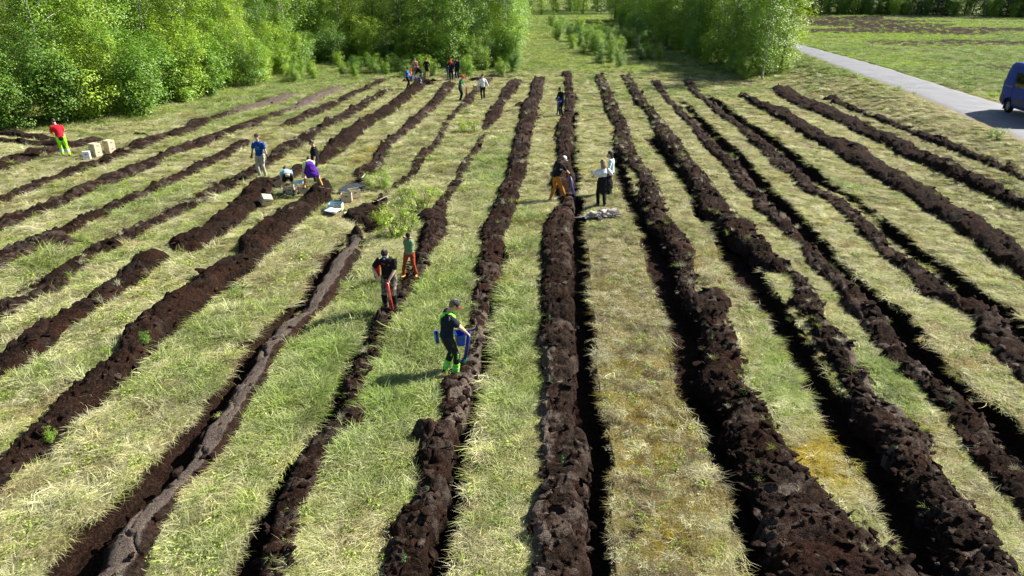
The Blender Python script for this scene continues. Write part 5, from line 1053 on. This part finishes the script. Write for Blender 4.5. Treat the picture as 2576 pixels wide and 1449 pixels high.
# 8 nearest man
p = person(1129, 940, -72, 1.80, 'nearest man, in a navy t-shirt and dark work trousers with neon green cuffs', NAVY, CHAR, DBOOT, lean=6, py=-.01, hl=(-.08, .36, 1.00), hr=(.12, .40, .98), fl=(-.10, -.05), fr=(.08, .13), hat=dict(m=DG, brim=1, bm=fab('dark_red', (.22, .015, .015))), hair=(HAIRL, 'short'), hp=38, fine=True, bulk=1.16, boot=.14, sw=.195, el=(-.4, -.5, -.9), er=(.4, -.5, -.9))
for K, A in ((p['kL'], p['aL']), (p['kR'], p['aR'])):
    fuse('neon_cuff', [loft([K.lerp(A, .45), K.lerp(A, .97)], [.076, .076], cap=False)], HIGREEN, .012, p['e'], .006); fuse('reflective_band', [loft([K.lerp(A, .66), K.lerp(A, .74)], [.081, .081], cap=False)], solid('silver_tape', (.55, .6, .6), .4, .5), .010, p['e'])
    fuse('knee_patch', [loft([K.lerp(A, -.12) + Vector((.07, .0, 0)), K.lerp(A, .14) + Vector((.07, .0, 0))], [(.012, .02)] * 2)], HIGREEN, .009, p['e'])
Pp, Dd = p['P'], p['D']; ribbon('shoulder_strap', [Pp + Dd * .26 + Vector((-.13, -.14, 0)), Pp + Dd * .42 + Vector((-.06, -.13, 0)), Pp + Dd * .515 + Vector((.03, -.09, 0)), Pp + Dd * .535 + Vector((.10, .0, 0)), Pp + Dd * .46 + Vector((.10, .12, 0)), Pp + Dd * .25 + Vector((.02, .15, 0))], .045, .010, (.6, .0, -.6), HIGREEN, p['e'])
boxm('belt_tag', tuple(Pp + Vector((-.08, -.155, .0))), (.075, .012, .06), HIGREEN, p['e'], bev=.002)
bucket(p, (.02, .26, .72), BLUEP, 'blue planting bucket hanging in front of the nearest man', .30, .18, .26); bucket(p, (-.16, -.19, .74), BLUEP, 'narrow blue tub hanging behind the nearest man', .20, .07, .22)
tb = gp(1168, 919); tt_ = wpt(p, (.04, .47, 1.05)); tube_tool((tb[0], tb[1], surf(tb[0], tb[1]) + .02), tt_, BLUED, 'dark blue planting tube with a teal tip, worked by the nearest man', jaw=TEAL)
# 9 orange trousers
p = person(1405, 502, -68, 1.76, 'person in black t-shirt, ochre trousers and white cap using a blue planting tube', BLACK, ORANGE, DBOOT, lean=20, py=-.12, hl=(-.08, .46, .94), hr=(.14, .42, .98), fl=(-.10, -.30), fr=(.10, .24), hat=dict(m=WHITE, brim=1), hair=(HAIRL, 'short'), hp=30, gloves=BLACK, fine=True, boot=.12, bulk=1.02)
c_ = p['P'] + p['D'] * .34 + p['X'] * .172; boxm('shirt_print', tuple(c_), (.006, .10, .05), solid('white_print', (.75, .75, .75)), p['e'], bev=.001)
tb = gp(1450, 498); tt_ = wpt(p, (.0, .44, 1.04)); tube_tool((tb[0], tb[1], ghs(tb[0], tb[1]) + .05), tt_, BLUED, 'blue planting tube slanting into the trench before the person in ochre trousers', jaw=BLUED)
# 10 woman with phone
p = person(1513, 516, 14, 1.72, 'woman seen from behind with curly hair, white t-shirt, black clothes and a phone', WHITE, BLACK, GBOOT, lean=3, hl=(-.30, .26, 1.12), hr=(.26, .14, 1.10), fl=(-.12, .06), fr=(.10, -.06), hat=dict(m=BLACK, brim=1), hair=(solid('hair_fair', (.30, .21, .13), .6, .3, .35, 30), 'curly'), hp=10, hy=10, boot=.30, bulk=1.14, fine=True, el=(-.8, -.5, -.6))
Pv = p['P']; fuse('sweater_round_hips', [loft([Pv + Vector((0, 0, .16)), Pv + Vector((0, 0, .0)), Pv + Vector((0, -.01, -.30))], [(.185, .15), (.22, .17), (.23, .16)], (1, 0, 0), 20)], BLACK, .014, p['e'], .012)
ph = wpt(p, (-.31, .36, 1.22)); o = boxm('phone', (0, 0, 0), (.085, .012, .16), solid('phone_grey', (.25, .26, .3), .3, .5), None, Matrix.Rotation(R(-20), 4, 'X')); o.location = ph; o.rotation_euler[2] = p['e'].rotation_euler[2]; tag(o, 'smartphone held up by the woman in white', 'phone')
bg_ = empty('tote_bag', wpt(p, (.24, -.06, .62)), p['e'].rotation_euler[2]); tag(bg_, 'large black tote bag on the right shoulder of the woman in white', 'bag'); fuse('bag_body', [loft([(0, 0, .05), (0, 0, .25), (-.03, 0, .52)], [(.19, .05), (.185, .06), (.10, .035)], (1, .35, 0), 16)], BLACK, .013, bg_, .012)
ribbon('strap', [(-.09, -.05, .48), (-.13, -.10, .70), (-.12, -.02, .86), (-.08, .10, .74), (-.06, .06, .5)], .016, .005, (1, 0, 0), BLACK, bg_)
# 11 long hair
p = person(1534, 490, 70, 1.70, 'woman with long black hair and a pale mint jacket behind the woman in white', MINT, BLACK, DBOOT, lean=2, hl=(-.20, .22, 1.02), hr=(.22, .15, .92), hair=(HAIRB, 'long'), hp=18, sleeve='long', fine=True, bulk=1.02, sw=.165, skin=SKIN)
fuse('green_patch', [ell(p['P'] + p['D'] * .44 + Vector((.15, -.06, 0)), (.03, .03, .025))], HIGREEN, .010, p['e'])
# 12 dark planter
p = person(1412, 292, 128, 1.76, 'planter in black with a neon green collar, alone beside the middle ridge', BLACK, BLACK, DBOOT, lean=6, hl=(-.16, .34, .98), hr=(.18, .3, 1.0), hat=dict(m=CHAR, brim=1), hair=(HAIRL, 'short'), hp=30, sleeve='long', bulk=1.12)
ribbon('neon_collar', [p['P'] + p['D'] * .50 + Vector(q) for q in ((-.17, 0, -.02), (-.08, -.09, .03), (.02, -.11, .04), (.10, -.07, .03), (.17, .02, -.02))], .04, .012, (0, .3, 1), HIGREEN, p['e'])
bucket(p, (-.05, .24, .86), BLUEP, 'blue planting bucket in front of the planter in black at the middle ridge', .26, .20, .26); tb = gp(1401, 291.5); tube_tool((tb[0], tb[1], surf(tb[0], tb[1]) + .02), wpt(p, (-.12, .38, 1.02)), BLUED, 'dark blue planting tube beside the planter with the neon collar')
# 13 white jacket
p = person(1215, 252, 12, 1.70, 'person in a white jacket walking away with a box under the left arm', WHITE, BLACK, DBOOT, lean=2, hl=(-.36, .14, .90), hr=(.42, .02, .92), fl=(-.10, -.12), fr=(.12, .16), hat=dict(m=BLACK), gloves=None, sleeve='long', bulk=1.1)
CARD = solid('beige_board', (.50, .43, .30), .85, .12, .07, 3, .002); SLOT = solid('slot_shade_black_trim', (.02, .015, .01), .9, .1, 0, 5, 0); BLUEL = solid('blue_liner', (.30, .47, .62), .35, .45, .1, 6, .004); WHTB = solid('white_board', (.72, .72, .70), .7, .2, .04, 3, .001)  # SLOT: painted shade for slots and rim holes, plain black for seams and flap
def crate(loc, rz, label, w_=.46, d=.33, h=.30, tilt=(0, 0), open_=False, liner=False, mat=None, group='beige seedling boxes', wh=None):
    e = empty('seedling_box', loc); e.rotation_euler = (R(tilt[0]), R(tilt[1]), R(rz)); tag(e, label, 'box', group); mat = mat or CARD
    open_box('carton', w_, d, h, mat, e, .012)
    if not open_: boxm('lid', (0, 0, h - .004), (w_ - .03, d - .03, .014), mat, e, bev=.003)
    for s_ in (-1, 1): boxm('hand_slot_shade', (s_ * (w_ / 2 + .001), 0, h * .68), (.006, .10, .032), SLOT, e, bev=.002); boxm('hand_slot_shade', (0, s_ * (d / 2 + .001), h * .68), (.10, .006, .032), SLOT, e, bev=.002)  # uncut board; dark plates paint the shade inside the hand slots
    if liner:
        open_box('liner', w_ * .96, d * .94, h * .9, BLUEL, e, .004, .02, .06); 
    if open_:
        rg_ = np.random.default_rng(int(abs(loc[0] * 100))); m_ = leaf_mesh('seedlings', 5, 160, w_ * .35, .2, .02); o_ = obj('seedlings', m_, SEED, e); o_.location = (0, 0, h * .45); o_.scale = (1, d / w_, 1)
    return e
q = wpt(p, (-.40, .16, .68)); crate(q, 12 - 60, 'beige box carried by the person in the white jacket', .5, .34, .32)
# 14 green, orange cap
p = person(1158, 254, -100, 1.74, 'planter in a green t-shirt and orange-red cap holding a red planting tube', GREEN_, NAVY, GBOOT, lean=12, hl=(-.06, .40, .92), hr=(.2, .34, .96), hat=dict(m=fab('orange_red', (.60, .07, .03)), brim=1), hp=32, boot=.30, bulk=1.05)
tb = gp(1172, 252); tube_tool((tb[0], tb[1], surf(tb[0], tb[1]) + .01), wpt(p, (.0, .46, 1.0)), REDP, 'red planting tube of the planter in the green t-shirt')
# 15..20 far group
p = person(1047, 197, 172, 1.68, 'girl in a pink top and grey shorts with a red planting tube, far group', PINK, fab('mid_grey', (.16, .15, .14)), DBOOT, lean=14, hl=(.02, .3, .95), hr=(.28, .3, 1.0), hat=dict(m=GREEN_, brim=1), hair=(HAIRL, 'short'), sleeve='long', legs='short', hp=20, boot=.1, skin=SKIN2, sw=.165)
ribbon('bag_strap', [p['P'] + p['D'] * .5 + Vector((.12, .06, 0)), p['P'] + p['D'] * .35 + Vector((.0, .135, 0)), p['P'] + p['D'] * .1 + Vector((-.14, .10, 0))], .02, .01, (0, 1, 0), BLACK, p['e'])
bucket(p, (-.30, .25, .86), fab('crimson', (.38, .01, .03)), 'dark red planting bucket of the girl in pink', .28, .2, .24); tb = gp(1034, 202); tube_tool((tb[0], tb[1], surf(tb[0], tb[1])), wpt(p, (.30, .34, 1.0)), REDP, 'red planting tube held by the girl in pink')
person(1074, 197, -28, 1.70, 'girl in black top and black shorts with hand on hip, far group', BLACK, BLACK, DBOOT, lean=2, hl=(-.24, .1, .95), hr=(.17, .05, 1.02), hat=dict(m=BLACK, brim=1), hair=(HAIRL, 'short'), sleeve='long', legs='short', hp=6, boot=.08, er=(1, -.2, 0), skin=SKIN2, sw=.165)
p = person(1026, 224, -96, 1.56, 'youngster in a bright blue jacket and black cap carrying a blue bucket', fab('bright_blue', (.02, .12, .50)), BLACK, DBOOT, lean=0, hl=(-.06, .36, 1.0), hr=(.14, .40, .98), fl=(-.1, -.1), fr=(.1, .16), hat=dict(m=BLACK, brim=1), hp=10, sleeve='short', sw=.16)
bucket(p, (.06, .36, .82), BLUEP, 'blue planting bucket carried by the youngster in the bright blue jacket', .34, .26, .22)
p = person(1060, 222, 78, 1.62, 'planter in a black hooded top and patterned trousers leaning to the left', BLACK, STRIPE, DBOOT, lean=32, hl=(-.2, .45, .8), hr=(.1, .45, .8), hair=(HAIRB, 'short'), hp=30, sleeve='long', py=-.1, sw=.165)
tb = gp(1052, 222); tube_tool((tb[0], tb[1], surf(tb[0], tb[1])), wpt(p, (-.1, .48, .92)), BLUED, 'blue planting tube of the planter in patterned trousers')
p = person(1136, 202, 176, 1.74, 'planter in a dark jacket with red shoulders and a red cap, far group', NAVY, BLACK, DBOOT, lean=4, hl=(-.2, .2, .95), hr=(.3, .2, 1.02), hat=dict(m=fab('red_cap', (.5, .08, .04)), brim=1), hp=14, sleeve='long', bulk=1.1)
fuse('red_yoke', [loft([p['P'] + p['D'] * .40, p['P'] + p['D'] * .485], [(.196, .142), (.172, .118)], sides=18)], REDT, .022, p['e'])
bucket(p, (.30, .16, .84), BLUEP, 'blue planting bucket of the planter with red shoulders', .26, .2, .24); tb = gp(1127, 203); tube_tool((tb[0], tb[1], surf(tb[0], tb[1])), wpt(p, (.26, .28, 1.1)), BLUED, 'dark blue planting tube of the planter with red shoulders')
p = person(1151, 200, 160, 1.76, 'planter in a navy sweater with a round white badge, far group', NAVY, BLACK, solid('pale_boot', (.3, .28, .24), .8), lean=3, hl=(-.26, .1, .86), hr=(.26, .1, .86), hat=dict(m=BLACK, brim=1), hp=14, sleeve='long', bulk=1.1)
fuse('badge', [ell(p['P'] + p['D'] * .40 + Vector((.07, .14, 0)), (.03, .012, .03))], WHITE, .008, p['e'])
x_, y_, _ = gp(1143, 199); crate((x_, y_, surf(x_, y_) + .0), 20, 'white and blue box between the two far planters in dark clothes', .42, .3, .5, mat=WHTB, group='white boxes')

# ------------------------------------------------------------------ boxes
def cr(u, v, rz, label, dz=0, **k):
    x_, y_, _ = gp(u, v); return crate((x_, y_, ghs(x_, y_) + dz), rz, label, **k)
SB = dict(w_=.46, d=.34, h=.30)
cr(243, 391, -62 + 35, 'lower box of the left stack near the man in the red shirt', **SB); cr(243, 391, -62 + 36, 'upper closed box of the left stack near the man in the red shirt', .302, **SB)
cr(278, 382, -30, 'lower box of the right stack beside the long ridge', **SB); cr(278, 382, -29, 'upper box of the right stack, its top flap up', .302, **SB)
cr(220, 400, 20, 'small open white box with a blue inside, beside the stacked boxes', w_=.30, d=.26, h=.36, open_=False, liner=True, mat=WHTB, group='white boxes')
cr(669, 520, 35, 'box tipped on its side in front of the left-hand big ridge', .08, w_=.36, d=.34, h=.32, tilt=(22, 14))
cr(731, 490, 12, 'wide low box under the bending person in light blue', w_=.50, d=.36, h=.26, open_=True); cr(764, 487, 25, 'tall box beside the legs of the person with the purple jacket', w_=.36, d=.32, h=.32, open_=True)
cr(749, 476, 10, 'white-lined open box behind the two bending planters', .02, w_=.52, d=.36, h=.26, open_=True, liner=True, mat=WHTB, group='white boxes')
cr(873, 508, 8, 'front box of the pair by the small blue puddle', w_=.40, d=.30, h=.30, open_=True); cr(892, 499, 28, 'rear box of the pair by the small blue puddle', w_=.42, d=.34, h=.32, open_=True)
cr(846, 532, 0, 'open box with a light blue plastic liner and seedlings', w_=.50, d=.36, h=.24, open_=True, liner=True)
x_, y_, _ = gp(838, 541); V = []; 
for i in range(9):
    for j in range(7): a, b = (i / 8 - .5) * .56, (j / 6 - .5) * .34; V.append((a, b, .05 + .06 * float(fbm(np.array([a * 6.]), np.array([b * 6.]), 3, 4)[0])))
me = new_mesh('plastic_sheet', V, [(i * 7 + j, (i + 1) * 7 + j, (i + 1) * 7 + j + 1, i * 7 + j + 1) for i in range(8) for j in range(6)]); o = obj('plastic_sheet', me, solid('pale_blue_film', (.55, .68, .82), .25, .5, .1, 8, .01)); so_ = o.modifiers.new('t', 'SOLIDIFY'); so_.thickness = .006
o.location = (x_, y_, ghs(x_, y_) + .05); o.rotation_euler = (R(8), 0, R(-25)); tag(o, 'pale blue plastic sheet lying beside the lined box', 'plastic sheet')

# ------------------------------------------------------------------ driftwood
n = NT('weathered_wood'); co = n.obj_co(); n.l(n.ramp(n.noise(14, 6, co, .7), [(.36, (.06, .05, .045)), (.50, (.38, .35, .32)), (.7, (.62, .58, .53))]), n.p.inputs['Base Color']); n.p.inputs['Roughness'].default_value = .9; n.bump(n.noise(30, 4, co), .02); WOOD = n.m
x_, y_, _ = gp(1500, 548); dr = empty('driftwood', (x_, y_, ghs(x_, y_))); tag(dr, 'pile of weathered grey roots lying in front of the women on the middle strip', 'driftwood'); random.seed(11)
def crooked(a, b, r0, r1, k=8, j=.05):
    a, b = Vector(a), Vector(b); P = [a.lerp(b, i / k) + Vector((random.gauss(0, j), random.gauss(0, j), random.gauss(0, j * .7))) for i in range(k + 1)]; return tube(P, [r0 + (r1 - r0) * i / k for i in range(k + 1)], 7)
v, f = crooked((-.15, .05, .14), (.72, .16, .20), .11, .14); obj('stump', new_mesh('stump', v, f), WOOD, dr)
for i in range(30):
    a = (random.uniform(-.25, .6), random.uniform(-.12, .15), random.uniform(.05, .20)); an_ = random.choice([random.gauss(math.pi, .5), random.gauss(math.pi, .35), random.uniform(0, 6.28)]); L = random.uniform(.25, .75)
    v, f = crooked(a, (a[0] + L * math.cos(an_), a[1] + L * .7 * math.sin(an_), max(.02, a[2] + random.uniform(-.16, .12))), random.uniform(.02, .04), .006, 8, .03); obj('root', new_mesh('root', v, f), WOOD, dr)
for i, (u1, v1, u2, v2, lb) in enumerate([(860, 545, 985, 505, 'long brown root lying from the lined box towards the bush'), (910, 452, 950, 420, 'bleached stick by the blue puddle'), (800, 497, 850, 512, 'pale root lying by the tan boot of the bending planter'), (1003, 505, 1040, 470, 'thin bleached twig beside the sapling bushes')]):
    a, b = gp(u1, v1), gp(u2, v2); o_ = (a[0], a[1], surf(a[0], a[1]) + .06); v, f = crooked((0, 0, 0), (b[0] - a[0], b[1] - a[1], .12), .03, .01, 8, .03); o = obj('stick', new_mesh('stick', v, f), WOOD); o.location = o_; tag(o, lb, 'stick')

# ------------------------------------------------------------------ van
wx_, wy_ = gz(2527, 282, ZR + .07); th = math.atan2(-8.0, float(lin(NE, wy_ - 4) - lin(NE, wy_ + 4)))       # heading along the road, towards the camera
van = empty('van', (wx_, wy_, ZR + .07), th); tag(van, 'dark blue high-roofed van parked on the paved road at the right edge', 'van')
CAR = solid('blue_car_paint', (.004, .032, .25), .45, .15, .03, 2, 0); CARD_ = solid('dark_blue_plastic', (.008, .016, .06), .5, .4, .05, 8, 0); GLASS = solid('dark_glass', (.01, .012, .012), .05, .7, 0, 2, 0); TYRE = solid('tyre_rubber', (.012, .012, .012), .8, .2, .2, 30); RIM = solid('steel_rim', (.25, .25, .26), .4, .5, .1, 8, 0, .6)
ROOFW = CAR
# local frame: origin at the contact point of the near rear wheel; +x forward, -y ... body lies on the far side
side = 1.0
def vpt(x, y, z): return (x, y, z)
secs = [(-1.00, .50, 1.86, .86, .0), (-.985, .42, 2.02, .93, .0), (-.93, .38, 2.38, .97, .0), (-.80, .36, 2.56, .985, .0), (-.4, .34, 2.60, .985, 0), (2.9, .34, 2.60, .985, 0), (3.25, .34, 2.52, .98, 0), (3.75, .34, 1.95, .97, 0), (4.15, .36, 1.35, .96, 0), (4.55, .38, 1.18, .90, 0), (4.72, .44, 1.0, .78, 0)]
V, Fc = [], []
for (x, zb, zt, hw_, _) in secs:
    H_ = zt - zb; pr_ = [(-.93, 0), (-1.0, .10), (-1.0, .42), (-.985, .55), (-.93, .80), (-.86, .93), (-.74, .985), (-.4, 1.0), (0, 1.005), (.4, 1.0), (.74, .985), (.86, .93), (.93, .80), (.985, .55), (1.0, .42), (1.0, .10), (.93, 0), (.4, -.01), (-.4, -.01)]
    for a, b in pr_: V.append((x, .98 + a * hw_ * side, zb + b * H_))
m = 19
for i in range(len(secs) - 1):
    for k in range(m): Fc.append((i * m + k, i * m + (k + 1) % m, (i + 1) * m + (k + 1) % m, (i + 1) * m + k))
Fc.append(tuple(reversed(range(m)))); Fc.append(tuple(range((len(secs) - 1) * m, len(secs) * m)))
bodym = new_mesh('body', V, Fc); bm = bmesh.new(); bm.from_mesh(bodym); bmesh.ops.recalc_face_normals(bm, faces=bm.faces); bm.to_mesh(bodym); bm.free(); vb = obj('body', bodym, CAR, van)
cut = []
for xw in (0.0, 3.55):
    bmc = bmesh.new(); bmesh.ops.create_cone(bmc, cap_ends=True, segments=32, radius1=.43, radius2=.43, depth=2.6); bmesh.ops.rotate(bmc, matrix=Matrix.Rotation(math.pi / 2, 3, 'X'), verts=bmc.verts); bmesh.ops.translate(bmc, vec=(xw, .98, .36), verts=bmc.verts)
    mc = bpy.data.meshes.new('cut'); bmc.to_mesh(mc); bmc.free(); oc = bpy.data.objects.new('cut', mc); C.objects.link(oc); oc.parent = van; mo_ = vb.modifiers.new('b', 'BOOLEAN'); mo_.object = oc; mo_.operation = 'DIFFERENCE'; mo_.solver = 'EXACT'; cut.append(oc)
dg = bpy.context.evaluated_depsgraph_get(); me = bpy.data.meshes.new_from_object(vb.evaluated_get(dg)); vb.modifiers.clear(); vb.data = me; me.shade_smooth(); me.set_sharp_from_angle(angle=.45)
for oc in cut: bpy.data.objects.remove(oc)
boxm('underbody', (1.8, .98, .55), (4.6, 1.5, .3), solid('underbody_black', (.008, .008, .008), .9), van)
def wheel(xw, yw, s_):
    w_ = empty('wheel', (xw, yw, .34)); w_.parent = van; 
    bmw = bmesh.new(); P = [(.345, -.10), (.355, -.06), (.355, .06), (.345, .10), (.22, .105), (.20, .06), (.20, -.06), (.22, -.105)]
    vr = [[bmw.verts.new((r_ * math.cos(a), y__, r_ * math.sin(a))) for r_, y__ in P] for a in np.linspace(0, 2 * math.pi, 37)[:-1]]
    for i in range(36):
        for k in range(8): bmw.faces.new((vr[i][k], vr[i][(k + 1) % 8], vr[(i + 1) % 36][(k + 1) % 8], vr[(i + 1) % 36][k]))
    mw = bpy.data.meshes.new('tyre'); bmw.to_mesh(mw); bmw.free(); mw.shade_smooth(); obj('tyre', mw, TYRE, w_)
    bmw = bmesh.new(); bmesh.ops.create_cone(bmw, cap_ends=True, segments=36, radius1=.215, radius2=.19, depth=.10); bmesh.ops.rotate(bmw, matrix=Matrix.Rotation(s_ * math.pi / 2, 3, 'X'), verts=bmw.verts)
    mw = bpy.data.meshes.new('rim'); bmw.to_mesh(mw); bmw.free(); rm = obj('rim', mw, RIM, w_); rm.location = (0, -s_ * -.03, 0)
    for k in range(10):
        a = k * .628; bo = boxm('rim_hole_shade', (.135 * math.cos(a), s_ * .085, .135 * math.sin(a)), (.045, .01, .045), SLOT, w_, bev=.008)  # solid rim; dark plates paint the shade seen in its holes
    boxm('hub', (0, s_ * .09, 0), (.11, .02, .11), RIM, w_, bev=.02)
yn = .98 - .985 * side; yf = .98 + .985 * side
for xw in (0.0, 3.55): wheel(xw, .02 + .13, -1); wheel(xw, 1.94 - .13, 1)
def slab(name, x0, x1, z0, z1, mat, y=None, th_=.012, far=False):
    yy = (yn - .002 if not far else yf + .002); return boxm(name, ((x0 + x1) / 2, yy, (z0 + z1) / 2), (x1 - x0, th_, z1 - z0), mat, van, bev=.004)
for far in (False, True):
    slab('trim_strip', -.72, .12, 1.33, 1.375, solid('grey_trim', (.16, .18, .22), .5), far=far); slab('lower_moulding', -.93, -.47, .50, .86, CARD_, far=far); slab('lower_moulding', .47, 3.05, .50, .82, CARD_, far=far)
    o = slab('side_window', .30, 1.45, 1.42, 2.12, GLASS, far=far); o.rotation_euler[0] = 0
    slab('door_seam', .20, .212, .62, 2.3, SLOT, far=far); slab('door_seam', 1.56, 1.572, .62, 2.3, SLOT, far=far); slab('front_window', 2.35, 3.1, 1.45, 2.05, GLASS, far=far)
    yy = yn if not far else yf; boxm('tail_light', (-.955, .98 + (-.90 if not far else .90), 1.30), (.05, .13, .62), solid('tail_light_red', (.35, .02, .012), .25, .5, .1, 4, 0), van, bev=.01)
    boxm('tail_light_lens', (-.965, .98 + (-.905 if not far else .905), 1.28), (.05, .12, .12), solid('clear_lens', (.6, .6, .55), .2, .5, 0, 4, 0), van, bev=.01)
    # wheel arch lips
    for xw in (0.0, 3.55):
        A = [(xw + .45 * math.cos(a), yy + (-.012 if not far else .012), .36 + .45 * math.sin(a)) for a in np.linspace(-.1, math.pi + .1, 17)]; v, f = tube(A, [.028] * 17, 8); obj('arch_lip', new_mesh('arch_lip', v, f), CARD_, van)
boxm('rear_bumper', (-1.02, .98, .55), (.13, 1.84, .26), CARD_, van, bev=.04); boxm('rear_window', (-.985, .55, 1.85), (.02, .6, .5), GLASS, van, Matrix.Rotation(R(4), 4, 'Y')); boxm('rear_window', (-.985, 1.41, 1.85), (.02, .6, .5), GLASS, van, Matrix.Rotation(R(4), 4, 'Y'))
boxm('windscreen', (3.53, .98, 2.1), (.02, 1.6, .85), GLASS, van, Matrix.Rotation(R(-42), 4, 'Y')); boxm('mud_flap', (-.42, .14, .24), (.015, .22, .26), SLOT, van)
finish_fused()
# weeds at the road edge
for u, v, s in [(2512, 352, .45), (2490, 345, .3), (2300, 240, .22), (2260, 225, .25), (2150, 195, .3), (2180, 205, .25)]:
    x_, y_, _ = gp(u, v); e = plant('small', random.choice([0, 2]), x_, y_, s, 'weedy green sprout on the near verge of the road', 'sapling', 'sprouts on the road verge', 'sapling'); e.location.z = surf(x_, y_) - .02
